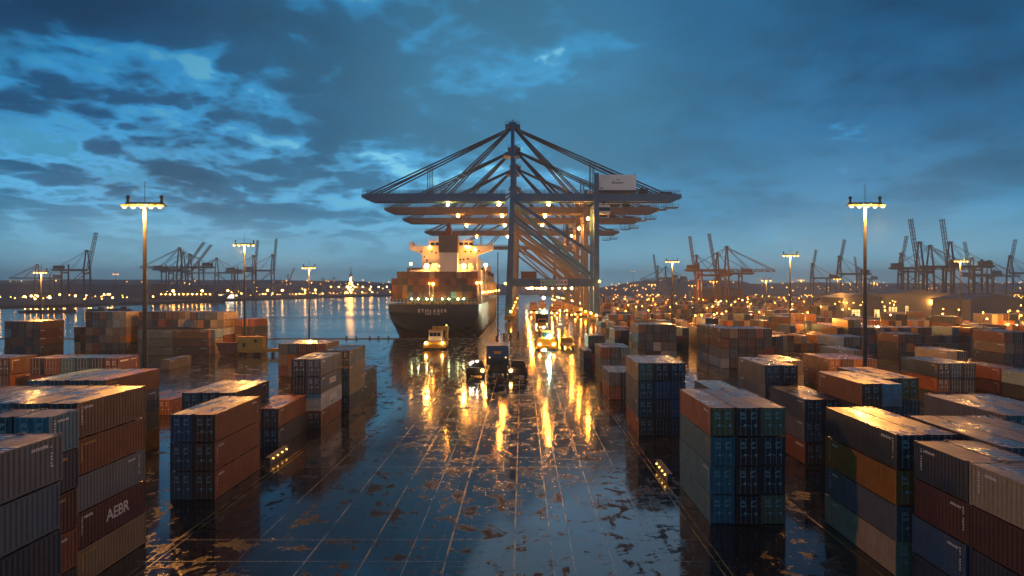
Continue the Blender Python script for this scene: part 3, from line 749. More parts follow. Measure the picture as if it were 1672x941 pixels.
        b = MB(); b.box(64,90,-6.5,6.5,hz0,hz0+11); b.box(64.6,66.4,-6.52,-6.5,hz0+1.0,hz0+1.8,1)
        b.box(63,91,-6.9,6.9,hz0-.9,hz0-.02,1); b.tube((89.5,-6,hz0+11),(89.5,-6,hz0+13),.15,5,m=1)
        mh = b.build('machinery_house', [M['house'],M['dark']], t)
        b = MB(); b.box(93,99,-4,4,ZB+3.2,ZB+6.6); b.box(108,116,-5,5,ZB+3.2,ZB+4.2); b.box(95,96,-3,3,ZB+6.6,ZB+8); b.build('winch', M['dark'], t)
        b = MB()
        for x0, z0 in ((104,8),(112,6.5)):
            b.box(x0,x0+9,-4,4,ZB-z0-.4,ZB-z0)
            for xx in (x0,x0+4.5,x0+9):
                for sy in (-1,1): b.tube((xx,sy*4,ZB-z0),(xx,sy*4,ZB-2.5 if xx < XB-4 else ZB-z0+2.2),.13,4)
            for sy in (-1,1): b.tube((x0,sy*4,ZB-z0+2),(x0+9,sy*4,ZB-z0+2),.11,4)
        b.build('hanging_platform', M['dark'], t)
        b = MB(); b.box(8,19,-FY-1,-FY+4,30.1,34.6); b.box(7.6,19.4,-FY-1.3,-FY+4.3,34.6,35); b.build('electrical_cabin', M['brown_lit_orange'], t)
        b = MB(); b.box(63,72,-3.6,3.6,ZB-11,ZB-5); b.box(65,66,-2,2,ZB-5,ZB-3.2); b.box(69,70,-2,2,ZB-5,ZB-3.2); b.box(63.1,71.9,-3.62,-3.6,ZB-9.4,ZB-6.6,1); b.build('operator_cab', [M['house'],M['glass']], t)
    else:
        b = MB(); b.box(66,90,-6,6,ZB+3.4,ZB+12); b.build('machinery_house', A, t)
    if lamps:
        pts = []
        if detail: pts = [(-45,0,ZB-4.2),(-8,0,ZB-4.2),(28,0,ZB-4.2),(57,5,ZB-14),(16,-FY+4,23.2),(44,-FY+4,23.2),(26,FY,23.2)]
        else: pts = [(0,-FY-3,14),(XL,-FY-3,20)]
        for p in ([(-3,-FY-2.5,26.5),(XL+2,-FY-2.6,28),(1,-FY-4.5,7.0),(XL-4.5,-FY-6.8,6.0),(XL-1,-FY-9.0,4.6)] if detail else []):
            b = MB(); b.ball(p,.7,8,5); b.build('work_lamp', M['e_shipsm'], t, smooth=True)
        for p in pts:
            b = MB(); b.ball(p,(.95 if p[2] > 60 else .66) if detail else 1.2,8,5); b.build('work_lamp', M['e_crane'] if detail else M['e_dist'], t, smooth=True)
    return t
CY = [(452+13,'nearest giant blue gantry crane with white machinery house'),(541,'second gantry crane, just behind the nearest one'),(622,'third gantry crane in the row on the quay'),(760,'fourth gantry crane, boom above the ship bridge'),(1040,'farthest gantry crane of the quay row')]
c1 = sts_crane((-9,CY[0][0],0), CY[0][1], 2, None, ('crane','cable'), 1, 0, 'gantry cranes in a row on the quay')
cr0 = sts_crane((-9,CY[1][0],0), CY[1][1], 1, None, ('crane2','cable'), 1, 0, 'gantry cranes in a row on the quay')
for y, lab in CY[2:]:
    k = copy_tree(cr0); k.location = (-9,y,0); k['label'] = lab
# sign on the portal beam, logo on the house
b = MB(); b.box(21.5,40.5,-15.02,-14.72,25.2,29.4); b.build('sign', M['signw'], c1)
sg = [o for o in c1.children if o.name.startswith('sign')][0]
b = MB(); b.box(21.7,32.4,-15.08,-15.03,25.4,29.2); b.ball((23.3,-15.1,27.2),.6,8,5,m=1); b.build('sign_panel', [M['signg'],M['ink']], sg)
b = MB(); b.tube((39.2,-15.08,27.3),(39.2,-15.03,27.3),1.0,12); b.build('sign_panel', M['redm'], sg)
lt = link('lettering', text_mesh('STK',3.0,M['ink'],extrude=.02), sg, (35.0,-15.06,27.3)); lt.rotation_euler = (R(90),0,0)
mh = [o for o in c1.children if o.name.startswith('machinery_house')][0]
lt = link('lettering', text_mesh('Brotosov',2.5,M['ink'],extrude=.02,shear=.3,spacing=.9), mh, (77,-6.53,88+5.2+5.3)); lt.rotation_euler = (R(90),0,0)
b = MB(); b.box(76.2,77.1,-6.55,-6.5,100.3,101.1); b.box(77.3,78.0,-6.55,-6.5,100.3,101.0); b.build('emblem', M['ink'], mh)

# far cranes: (px of waterside leg, depth, scale, rotation, boom angle up or None, material, label)
far_c = [
 (60,1150,.46,0,None,'crane_far','faint small crane with level boom at far left'),
 (143,1010,.58,180,R(78),'crane_far','left crane with its boom raised high'),
 (292,1260,.72,0,None,'crane_far','far left crane with level boom over the dark ship'),
 (311,1330,.66,180,R(52),'crane_far','far left crane, lower of two slanted booms'),
 (300,1420,.72,180,R(54),'crane_far','far left crane, upper of two slanted booms'),
 (353,1500,.66,0,None,'crane_far','narrow tower crane right of the slanted booms'),
 (415,1550,.72,180,R(84),'crane_far','far crane with upright boom beside the slim mast'),
 (446,1560,.74,180,R(85),'crane_far','far crane with upright boom nearest the open water'),
 (471,1750,.42,180,R(70),'crane_far','tiny crane right of the upright booms'),
 (527,2100,.40,0,None,'crane_far','tiny far crane left of the lit refinery'),
 (545,2150,.42,0,None,'crane_far','tiny far crane nearest the lit refinery'),
 (1188,690,.48,180,None,'brown_lit_orange','orange-lit crane with long level boom pointing right'),
 (1136,730,.43,0,R(82),'brown_lit_orange','orange-lit crane with raised boom at its left'),
 (1170,760,.46,0,R(80),'brown_lit_orange','orange-lit crane with tallest raised boom'),
 (1086,1250,.46,0,None,'crane_far','faint crane left of the orange-lit cranes'),
 (1073,1500,.53,0,R(82),'crane_far','faint crane with thin raised boom left of the orange ones'),
 (1325,1050,.45,0,R(100),'crane_far','crane with left-leaning raised boom, first right of mid mast'),
 (1369,950,.50,0,R(101),'crane_far','crane with left-leaning boom beside the tall right mast'),
 (1400,1500,.50,0,R(84),'crane_far','faint crane behind the tall right mast'),
 (1470,1050,.57,0,R(101),'crane_far','crane with thin boom leaning left over the sheds'),
 (1500,760,.55,0,R(81),'crane_far','large dark crane with raised boom above the lit sheds'),
 (1520,820,.55,180,None,'crane_far','crane with bare tower between two raised booms'),
 (1550,780,.56,0,R(82),'crane_far','large dark crane with raised boom, right of the pair'),
 (1586,1000,.50,0,R(79),'crane_far','crane with boom leaning right near the right mast'),
 (1616,1100,.50,180,None,'crane_far','level-boom crane near the right frame edge'),
 (1648,1050,.54,0,R(101),'crane_far','last crane with left-leaning boom at right edge')]
SHORE = []
for px, y, sc, rz, up, mt, lab in far_c:
    x = (px-VX)*y/F
    lv = 0.0 if 0 < x and y < LY else 0.5
    if x > 0 and y < 1000: lv = 0.0
    sts_crane((x,y,lv), lab, 0, up, (mt,mt), sc, R(rz), 'cranes on the far quays')

# ------------------------------------------------------------------ far shore, hills
def hill_mat():
    m, t, b = nmat('hill_scrub'); g = N(t); ge = g.n('ShaderNodeNewGeometry').outputs['Position']
    n1 = g.noise(ge, .02, 6, .65); g.put(b.inputs['Base Color'], g.mix(g.ramp(n1,.35,.65), (.012,.018,.02,1), (.028,.032,.034,1))); b.inputs['Roughness'].default_value = .9; return m
M['hill'] = hill_mat()
pts = [XY(px,py,WATER) for px, py in ((-120,506),(60,502),(150,500),(240,497),(330,494),(420,490),(520,487),(600,484.5),(660,483))]
pts = [(-3000,pts[0][1])]+pts+[(200,2600),(200,4200),(-5000,4200)]
b = MB(); n = len(pts)
b.add([(x,y,.4) for x,y in pts]+[(x,y,-6) for x,y in pts], [tuple(range(n))]+[(i,n+i,n+(i+1)%n,(i+1)%n) for i in range(n)])
b.build('far_shore_land', M['hill'], kind='structure')
b = MB(); b.box(60,3000,2100,2700,-5,1.2); b.build('far_shore_land_east', M['hill'], kind='structure').name = 'far_quay_land'
def ridge(name, x0, x1, y, depth, hfun, nx=90, ny=14, seed=1):
    b = MB(); rr = random.Random(seed); ph = [(rr.uniform(.001,.012), rr.uniform(0,6.28), rr.uniform(.2,1)) for _ in range(9)]; vs = []
    for j in range(ny+1):
        v = j/ny; env = math.sin(math.pi*min(1,v*1.0))**.8
        for i in range(nx+1):
            x = x0+(x1-x0)*i/nx; e = min(1,(i/nx)*10,(1-i/nx)*10)
            w = sum(a*math.sin(f*x*1.2+p+v*3*a) for f,p,a in ph)/9
            vs.append((x,y+depth*v,-1+(hfun(x)*(1+.22*w)+rr.uniform(-1.2,1.2))*env*max(e,.02)))
    fs = [(j*(nx+1)+i,j*(nx+1)+i+1,(j+1)*(nx+1)+i+1,(j+1)*(nx+1)+i) for j in range(ny) for i in range(nx)]
    b.add(vs, fs); b.build(name, M['hill'], kind='structure', smooth=True)
ridge('hills', -3200, -350, 2500, 1100, lambda x: 62 if x < -1000 else 62-22*(x+1000)/650, seed=2)
ridge('hills_east', 250, 4200, 2750, 1300, lambda x: 66 if x < 1100 else 50, seed=5)
ridge('hills_mid', -600, 500, 4200, 1200, lambda x: 55, seed=8)
ridge('hills_bank', -1500, -700, 1500, 420, lambda x: 34, 50, 10, seed=11)

TLAMP = [MB() for _ in range(3)]
for q, (h, r) in enumerate(((7,1.0),(9,1.5),(6,.8))):
    TLAMP[q].tube((0,0,0),(0,0,h),.25,5,.18); TLAMP[q].box(-.5,.5,-.5,.5,0,.3); TLAMP[q].ball((0,0,h+.4),r,8,5,m=1)
TL = [TLAMP[0].mesh('shore_lamp',[M['pole'],M['e_dist']]), TLAMP[1].mesh('shore_lamp',[M['pole'],M['e_dist']]), TLAMP[2].mesh('shore_lamp',[M['pole'],M['e_tiny']])]
for i in range(110):
    px = rl.uniform(-5,645); py = np.interp(px,[0,150,240,420,520,640],[503,500,497,490,487,483])
    y0 = F*(H-WATER)/(py-VY); y = y0+rl.uniform(15,520 if px < 350 else 300)
    link('shore_lamp', TL[rl.choice((0,1,2,2))], None, ((px-VX)*y/F,y,.4), 'orange lamp on the far left shore across the water', 'lamp', 'lamps along the far left shore')
for px in (437,461,498,515,571,604,372,330,283):
    y0 = F*(H-WATER)/(np.interp(px,[0,150,240,420,520,640],[503,500,497,490,487,483])-VY)+25
    b = MB(); b.tube((0,0,0),(0,0,17),.4,6,.3); b.box(-.8,.8,-.8,.8,0,.4); b.ball((0,0,17.6),2.0,10,6,m=1)
    b.build('shore_floodlight', [M['pole'],M['e_dist']], None, ((px-VX)*y0/F,y0,.4), label='bright floodlight by the far shoreline, streaking across the water', cat='floodlight', group='bright floodlights on the far shoreline')
b = MB()                                           # the town lights on the hills: beyond counting
for i in range(800):
    if i % 2: px = rl.uniform(0,640); y = rl.uniform(2560,2900)
    else: px = rl.uniform(985,1672); y = rl.uniform(2820,3200)
    z = rl.uniform(3,26) if i % 5 else rl.uniform(20,58); x = (px-VX)*y/F; b.ball((x,y,z),rl.uniform(1.0,2.0),6,4)
b.build('town_lights', M['e_tiny'], kind='stuff', label='countless small town lights below the far hills', cat='town lights')
# lit refinery tower
t = thing('refinery_tower','brightly lit refinery tower across the water','tower',((573-VX)*2250/F,2250,.4))
b = MB(); b.box(-7,7,-7,7,0,40); b.box(-4,4,-4,4,40,72); b.tube((0,0,72),(0,0,96),2,8,1.2); b.build('frame', M['crane_far'], t)
b = MB(); b.box(-75,60,8,22,0,26); b.box(80,150,5,20,0,16); b.build('process_hall', M['wall'], t)
for i in range(26):
    u = i/25; p = (rl.uniform(-9,9),-9,8+i*3.0) if i < 18 else (-70+(i-18)*28,-1,27)
    b = MB(); b.ball(p, 2.0, 8, 5); b.build('lamp', M['e_dist'], t, smooth=True)

# sheds in the right background
def shed(px0, px1, y, dep, h, label, doors):
    x0, x1 = (px0-VX)*y/F, (px1-VX)*y/F; w = x1-x0
    t = thing('warehouse', label, 'warehouse', (x0,y,0))
    b = MB(); b.box(0,w,0,dep,0,h); b.build('wall', M['wall'], t)
    b = MB(); b.prism([(-1,h+.02),(w+1,h+.02),(w+1,h+.6),(w/2,h+h*.28),(-1,h+.6)], -1, dep+1); b.build('roof', M['wall'], t)
    for f, dw, dh in doors:
        b = MB(); b.box(f*w-dw/2-.6,f*w+dw/2+.6,-.5,-.02,0,dh+.7); d_ = b.build('door', M['dark'], t)
        b = MB(); b.box(f*w-dw/2,f*w+dw/2,-.6,-.51,.1,dh); b.build('lit_opening', M['e_win'], d_)
        b = MB()
        for u in (.33,.66): b.box(f*w-dw/2+u*dw-.15,f*w-dw/2+u*dw+.15,-.7,-.61,.1,dh)
        b.box(f*w-dw/2,f*w+dw/2,-.7,-.62,dh*.6,dh*.6+.25); b.box(f*w-dw/2+dw*.1,f*w-dw/2+dw*.45,-.74,-.71,.1,dh*.42); b.build('frame', M['dark'], d_)
shed(1378,1440,520,40,15,'long grey shed with two glowing doors by the tall mast',[(.3,7,6),(.86,4,6)])
shed(1446,1560,560,60,17,'wide grey shed with glowing doors under the dark cranes',[(.10,7,7),(.30,2.5,8),(.76,11,8)])
shed(1585,1672,430,40,15,'yellow-lit shed at the right edge behind the containers',[(.25,4,6),(.7,9,4.5)])
shed(1140,1215,900,50,20,'shed under the orange cranes with two white doors',[(.35,9,9),(.72,8,9)])
# ------------------------------------------------------------------ container ship
sh = thing('container_ship','large navy container ship moored stern towards the camera','ship',(0,0,0))
cx, hb_ = (SHX0+SHX1)/2, (SHX1-SHX0)/2
st = [(0,.985,1.5,3.2,0),(3,1,-.5,3.2,0),(9,1,-3.5,3.4,0),(20,1,-8,4.5,0),(40,1,-9,8,0),(215,1,-9,8,0),(245,.92,-9,6,0),(268,.66,-9,4,0),(285,.32,-8,3,1.5),(297,.04,-6,2.5,3)]
NT = 25; b = MB(); vs = []
for (yy, wf, zb_, ex, rise) in st:
    for i in range(NT):
        th = math.pi*i/(NT-1); c_, s_ = math.cos(th), math.sin(th); zt = 15+rise
        vs.append((cx+hb_*wf*math.copysign(abs(c_)**(2/ex),c_), SHY+yy+(0 if yy > 4 else 2.5*(s_**2)*(1 if yy == 0 else .5)), zt-(zt-zb_)*abs(s_)**(2/ex)))
fs = [(k*NT+i,k*NT+i+1,(k+1)*NT+i+1,(k+1)*NT+i) for k in range(len(st)-1) for i in range(NT-1)]+[tuple(range(NT-1,-1,-1))]
b.add(vs, fs)
for i, f in enumerate(b.f):
    if sum(b.v[q][2] for q in f)/len(f) < -.5: b.m[i] = 1
b.build('hull', [M['hull'],M['boot']], sh, smooth=False)
b = MB(); b.add([(cx-hb_*.985,SHY+.05,14.98),(cx+hb_*.985,SHY+.05,14.98),(cx+hb_,SHY+215,14.98),(cx,SHY+296,14.98),(cx-hb_,SHY+215,14.98)], [(0,1,2,3,4)])
b.box(cx-hb_+1,cx+hb_-1,SHY+2.4,SHY+17,16.4,17.9); b.build('deck', M['deck'], sh)
b = MB()
for xx in np.linspace(cx-hb_+.5,cx+hb_-.5,25): b.box(xx-.12,xx+.12,SHY+.5,SHY+.75,15,17.6)
for zz in (16.2,17.4): b.box(cx-hb_+.3,cx+hb_-.3,SHY+.55,SHY+.68,zz,zz+.12)
for yy in np.arange(SHY+4,SHY+240,4): b.box(cx+hb_-.7,cx+hb_-.5,yy,yy+.2,15,17.5)
b.box(cx+hb_-.68,cx+hb_-.55,SHY+2,SHY+240,17.4,17.5); b.build('railing', M['shipw'], sh)
b = MB()
for xx in np.linspace(cx-hb_+2,cx+hb_-2,9): b.box(xx-.3,xx+.3,SHY+2.6,SHY+3.0,15,17.8)
for xx, w_ in ((-60,3),(-52,4),(-45,3),(-37,5),(-30,3)): b.box(xx,xx+w_,SHY+1.2,SHY+2.3,15,16.3)
b.build('mooring_gear', M['yellow'], sh)
by = SHY+24.0
X_, Z_ = (lambda px: (px-VX)*by/F), (lambda py: H-(py-VY)*by/F)
b = MB(); b.box(X_(689),X_(778),by,by+14,15,Z_(402)); b.box(X_(694),X_(773),by-3.5,by-.01,15,Z_(431))
b.box(X_(672),X_(786),by-4.4,by+15,15,Z_(441)); b.build('superstructure', M['shipw'], sh)
b = MB(); zt, zl = Z_(402), Z_(407)
for s0, s1 in ((668,700),(805,768)):
    a, c_ = X_(s0), X_(s1); p = [(a,zl),(c_,zl-4.5),(c_,zt+.05),(a,zt+.05)]
    if a > c_: p = p[::-1]
    b.prism([(q[0], q[1]) for q in p], by+1, by+7)
    b.box(min(a,a+(2 if a<c_ else -2)),max(a,a+(2 if a<c_ else -2)),by+1.2,by+6.8,zt+.06,zt+2.2)
    k0, k1 = sorted((a,X_(689 if s0 < 700 else 778)))
    b.tube((k0,by+1.1,zt+1.2),(k1,by+1.1,zt+1.2),.1,4)
    for xx in np.linspace(k0,k1,8): b.tube((xx,by+1.1,zt),(xx,by+1.1,zt+1.2),.08,4)
b.build('bridge_wing', M['shipw'], sh)
b = MB(); b.box(X_(700),X_(772),by+1,by+9,Z_(401.9),Z_(394)); b.box(X_(699),X_(773),by+.6,by+9.4,Z_(394),Z_(393)); 
for xx in np.linspace(X_(701),X_(771),20): b.tube((xx,by+.9,Z_(393)),(xx,by+.9,Z_(388)),.09,4)
for zz in (388,390.5): b.tube((X_(701),by+.9,Z_(zz)),(X_(771),by+.9,Z_(zz)),.09,4)
wh = b.build('wheelhouse', M['shipw'], sh)
for i in range(9):
    x0 = X_(703)+i*2.65; b = MB(); b.box(x0,x0+2.0,by+.93,by+.99,Z_(400.5),Z_(396)); b.build('window', M['glass'], wh)
for i, (px, py) in enumerate(((693,420),(697,425),(705,411),(712,413),(752,424),(757,424),(764,423),(769,411),(760,411),(745,431),(705,431),(688,411),(782,410),(722,433),(735,427))):
    b = MB(); b.tube((X_(px),by-(3.62 if py > 430.9 else .09),Z_(py)),(X_(px),by-(3.5 if py > 430.9 else 0),Z_(py)),.55,10); b.build('porthole', M['glass'], sh)
b = MB(); fy0 = by-6; fx = lambda px: (px-VX)*fy0/F; fz = lambda py: H-(py-VY)*fy0/F
b.box(fx(717),fx(747),fy0,fy0+5.9,15,fz(412.5),1); b.box(fx(716.4),fx(747.6),fy0-.3,fy0+5.9,fz(412.3),fz(385)); b.box(fx(716.4),fx(747.6),fy0-.32,fy0+5.92,fz(385)+.01,fz(383.5),2)
b.box(fx(727),fx(737),fy0+1,fy0+4,fz(383.4),fz(372),2); b.tube((fx(732),fy0+2.5,fz(372)),(fx(732),fy0+2.5,fz(366)),1.1,8,m=2); b.box(fx(729),fx(736),fy0+1.5,fy0+3.5,fz(370.5),fz(369),2)
for px in (720,724,741): b.tube((fx(px),fy0+2.5,fz(383.4)),(fx(px),fy0+2.5,fz(379)),.6,8,m=2)
b.build('funnel', [M['funnel'],M['shipw'],M['redstack']], sh)
def slamp(px, py, y, r, mt, post=0):
    x, z = XZ(px,py,y); b = MB(); b.ball((x,y,z),r,10,6)
    if post: b.tube((x,y+.3,z+.3),(x,y+.3,z-post),.22,6,m=1)
    b.build('floodlight', [M[mt],M['shipw']], sh, smooth=True)
    if r > 1: 
        b = MB(); b.box(x-1.7,x+1.7,y+.75,y+1.0,z-1.5,z+1.3); b.box(x-.2,x+.2,y+1.0,y+1.6,z-4,z); b.build('floodlight_shield', M['dark'], sh)  # dark plate added behind the bulb, keeps its light off the wall
for px in (696.5,720,741,757): slamp(px,434.5,by-4.9,1.15,'e_ship')
for px, py in ((671,431),(702,404),(761,403),(766,404),(776,408)): slamp(px,py,by-1.2,.75,'e_shipsm')
slamp(793,433,by+1,.8,'e_ship',18)
slamp(707,464,SHY+1.6,.7,'e_shipsm',6.5); slamp(779,462,SHY+1.6,.6,'e_shipsm',6.5); slamp(785,462,SHY+7,.6,'e_shipsm',6.5); slamp(701,463,SHY+1.6,.4,'e_shipsm',6)
for px in (672,683,697,705,722,733,748,757): slamp(px,488.5,SHY+1.4,.38,'e_deckg',1.2)
for i in range(7): slamp(788+i*4.4,478-i*.6,SHY+22+i*32,.5,'e_shipsm',3)
for i in range(3):
    y = SHY+40+i*60; x = cx+hb_-3; b = MB(); b.box(x-1.2,x+1.2,y-.8,y+.8,15,40); b.build('lashing_tower', M['shipw'], sh)
lt = link('lettering', text_mesh('ETHLABER',2.3,M['white_mark'],extrude=.03,spacing=1.5), sh, ((706-VX)*SHY/F,SHY-.06,H-(508-VY)*SHY/F)); lt.rotation_euler = (R(90),0,0)
lt = link('lettering', text_mesh('TUL TUR',1.5,M['white_mark'],extrude=.03,spacing=1.35), sh, ((706-VX)*SHY/F,SHY-.02,H-(513-VY)*SHY/F)); lt.rotation_euler = (R(90),0,0)
def rope(p0, p1, sag, label):
    b = MB(); n = 14; q = []
    for i in range(n+1):
        u = i/n; p = Vector(p0).lerp(Vector(p1),u); p.z -= sag*4*u*(1-u); q.append(p)
    for i in range(n): b.tube(q[i],q[i+1],.10,5)
    b.build('mooring_line', M['pole'], None, label=label, cat='mooring line', group='mooring lines at the ship stern')
rope((-47,SHY-.1,15),(-21.5,305,.6),1.5,'upper mooring line sagging from the stern rail to the quay')
rope((-43,SHY-.05,10),(-23.5,296.3,.6),3.0,'lower slack mooring line under the stern lettering')

# bollards along the quay end
bb = MB(); bb.tube((0,0,0),(0,0,.7),.28,10); bb.tube((0,0,.7),(0,0,1.0),.45,10,.40); bb.box(-.5,.5,-.5,.5,0,.12); BOL = bb.mesh('bollard', M['dark'])
for px in (566,582,604,618,634,655,668,700,745,775): link('bollard', BOL, None, ((px-VX)*295.55/F,295.55,.321), 'dark iron bollard on the quay edge below the stern', 'bollard', 'bollards along the quay edge')

for px, py in ((823,551),(834,549),(846,547.5),(812,556)):
    q = link('bollard', BOL, None, XY(px,py)+(.0,), 'big dark mooring bollard on the quay by the ship quarter', 'bollard', 'big bollards by the crane rails'); q.scale = (1.9,1.9,1.9)
# ------------------------------------------------------------------ vehicles
def wheels(root, xs, ys, r, w):
    for x in xs:
        for y in ys:
            b = MB(); b.tube((x-w/2,y,r),(x+w/2,y,r),r,14); wo = b.build('wheel', M['rubber'], root)
            b = MB(); s = 1 if x > 0 else -1; b.tube((x+s*w/2,y,r),(x+s*(w/2+.02),y,r),r*.5,10); b.build('rim', M['rod'], wo)
def bulbs(root, pts, r, mt, nm='headlight'):
    for p in pts:
        b = MB(); b.ball(p,r,10,6); b.build(nm, M[mt], root, smooth=True)
# yellow terminal vehicle with white cab, left
t = thing('terminal_tractor','yellow terminal tractor with white cab near the ship stern','tractor',((710-VX)*244/F,244,0))
b = MB(); b.box(-4.0,4.0,0,10,1.1,3.0); b.box(-4.3,4.3,-.5,0,.7,2.0); b.box(-2.6,4.4,7,11.5,3.0,3.3); b.box(3.2,4.2,5,8,3.3,8.6); b.build('chassis', M['yellow'], t)
b = MB(); b.prism([(-2.6,3.02),(2.8,3.02),(2.5,6.9),(-2.3,6.9)], .8, 5); b.build('cab', M['shipw'], t)
b = MB(); b.box(-2.6,2.8,.6,5.3,6.92,7.3); b.box(-1.5,3.6,4,6,7.3,8.6); b.build('cab_roof', M['yellow'], t)
b = MB(); 
for i in range(3): b.box(-2.1+i*1.45,-.85+i*1.45,.70,.79,5.0,6.4)
b.build('windscreen', M['glass'], t)
b = MB(); b.tube((.4,3,7.3),(.4,3,15.5),.14,6); b.tube((-.6,3,11),(1.4,3,11),.07,4); b.build('aerial', M['dark'], t)
wheels(t,(-3.5,3.5),(1.8,8),1.1,.9); bulbs(t,[(-3.3,-.65,2.5),(2.9,-.65,2.5)],.45,'e_head'); bulbs(t,[(3.7,6,8.95)],.3,'e_mark','beacon')
# yellow tractor with white-green lamp, right, and its trailer
t = thing('terminal_tractor','yellow terminal tractor with a bright white-green lamp','tractor',((893-VX)*242/F,242,0))
b = MB(); b.box(-3.7,3.7,0,9,1.0,2.9); b.prism([(-3.7,2.92),(3.7,2.92),(3.0,4.3),(-3.0,4.3)], .3, 8); b.box(-4,4,-.5,0,.6,1.7); b.build('chassis', M['yellow'], t)
b = MB(); b.prism([(-2.4,4.32),(2.4,4.32),(1.9,7.1),(-1.9,7.1)], 1.2, 5.2); b.build('cab', M['yellow'], t)
b = MB(); b.box(-1.7,1.7,1.1,1.19,4.9,6.5); b.build('windscreen', M['glass'], t)
wheels(t,(-3.2,3.2),(1.8,7),1.0,.9); bulbs(t,[(.9,.6,5.1)],.55,'e_green','work_lamp'); bulbs(t,[(-2.7,-.65,2.2),(2.6,-.65,2.2)],.4,'e_head')
t = thing('flatbed_trailer','low empty flatbed trailer right of the yellow tractor','trailer',(17.6,245,0))
b = MB(); b.box(-2.4,2.4,0,12,1.3,1.8); b.box(-2.4,2.4,11.2,12,1.8,3.6); b.build('bed', M['yellow'], t); wheels(t,(-1.9,1.9),(2,4,10),.6,.5)
# blue container truck in the middle, two escort carts
t = thing('container_truck','blue container truck seen head-on in the roadway','truck',(-6.7,173,0))
b = MB(); b.box(-2.9,2.9,1.2,13.2,2.6,7.7); b.box(-3.0,3.0,1.1,1.3,7.4,7.75); b.box(-3.02,-2.8,1.1,1.3,2.6,7.4); b.box(2.8,3.02,1.1,1.3,2.6,7.4); b.build('cargo_box', M['blue'], t)
b = MB(); b.box(-2.0,2.0,-1.2,1.05,1.0,4.4); b.box(-2.5,2.5,-1.4,-1.2,.6,1.5); b.box(-1.2,1.2,0,13,1.4,2.55); b.build('cab', M['dark'], t)
b = MB(); b.box(-1.6,1.6,-1.27,-1.21,2.7,4.0); b.build('windscreen', M['glass'], t)
b = MB(); b.box(-.9,.9,1.02,1.09,5.6,6.3); b.build('sign_panel', M['yellow'], t)
b = MB(); b.box(-1.1,1.1,1.03,1.09,4.45,5.5); b.build('panel', M['blue'], t)
wheels(t,(-2.1,2.1),(.4,9,11),.9,.8); bulbs(t,[(-2.2,1.0,4.6),(2.2,1.0,4.6)],.16,'e_mark','marker_lamp')
for sx, lab in ((-1,'small dark cart left of the blue truck'),(1,'small dark cart right of the blue truck')):
    t = thing('tow_cart',lab,'tow cart',(-6.7+sx*5.6,168,0),0,'dark carts beside the blue truck')
    b = MB(); b.box(-2.3,2.3,0,5,.8,2.6); b.prism([(-2.0,2.62),(2.0,2.62),(1.5,4.2),(-1.5,4.2)], 1.4, 4.4); b.box(-2.5,2.5,-.3,0,.6,1.3); b.build('body', M['dark'], t)
    b = MB(); b.box(-2.2,2.2,-.05,-.01,1.9,2.3); b.box(-1.4,1.4,1.3,1.38,2.8,3.8); b.build('trim', M['pole'], t)
    wheels(t,(-2.0,2.0),(1,4),.75,.7); bulbs(t,[(-sx*1.9,-.5,1.9)],.36,'e_head')
    if sx < 0: bulbs(t,[(-.8,1.3,3.9),(-1.4,1.2,3.5),(.4,1.3,4.1)],.16,'e_white','lamp')
# thin dark mast behind the blue truck
t = thing('signal_mast','thin dark signal mast behind the blue truck','mast',((813-VX)*262/F,262,0))
b = MB(); b.tube((0,0,0),(0,0,38),.34,8,.2); b.box(-1,1,-1,1,0,.5); b.build('pole', M['dark'], t)
b = MB(); b.tube((3.4,0,.1),(.3,0,6.5),.14,6); b.build('stay', M['dark'], t)
# dark boxy truck further down the quay
def box_truck(x, y, label, lit=True, mt='dark'):
    t = thing('container_truck', label, 'truck', (x,y,0), 0, 'trucks further down the quay')
    b = MB(); b.box(-3.6,3.6,1.4,13,2.2,7.6); b.build('cargo_box', M[mt], t)
    b = MB(); b.box(-2.6,2.6,-1,1.35,1,5); b.box(-2.9,2.9,-1.2,-1,.6,1.8); b.box(-1.4,1.4,1.4,13,1.3,2.15); b.build('cab', M['yellow'], t)
    b = MB(); b.box(-2.2,2.2,-1.06,-1.01,3,4.5); b.build('windscreen', M['glass'], t)
    wheels(t,(-2.4,2.4),(.5,9,11.4),.9,.8)
    if lit: bulbs(t,[(-2.3,-1.4,2.3),(2.3,-1.4,2.3)],.42,'e_head')
    return t
box_truck(11.7,384,'dark boxy container truck past the white-green tractor',False)
tk = box_truck(15.5,470,'truck with green-white lamp under the crane portal',True); b = MB(); b.tube((0,1.0,5),(0,1.0,16),.16,6); b.build('lamp_pole', M['dark'], tk); bulbs(tk,[(.5,-1.5,6.0),(0,.8,16.2)],.85,'e_green','work_lamp')
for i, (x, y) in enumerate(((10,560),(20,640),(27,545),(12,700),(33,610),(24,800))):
    box_truck(x,y,['truck with paired headlights beneath the second crane','distant truck in the middle of the quay lanes','truck in the right lane beneath the cranes','far truck in the left lane between cranes','truck near the landside legs of the third crane','farthest truck on the quay lanes'][i],True,'brown_lit_orange')
for i in range(7):
    box_truck(45.0-.3*i,520+i*46,'yellow truck parked in the row along the landside rail',i % 2 == 0,'yellow')['group'] = 'trucks parked along the landside rail'
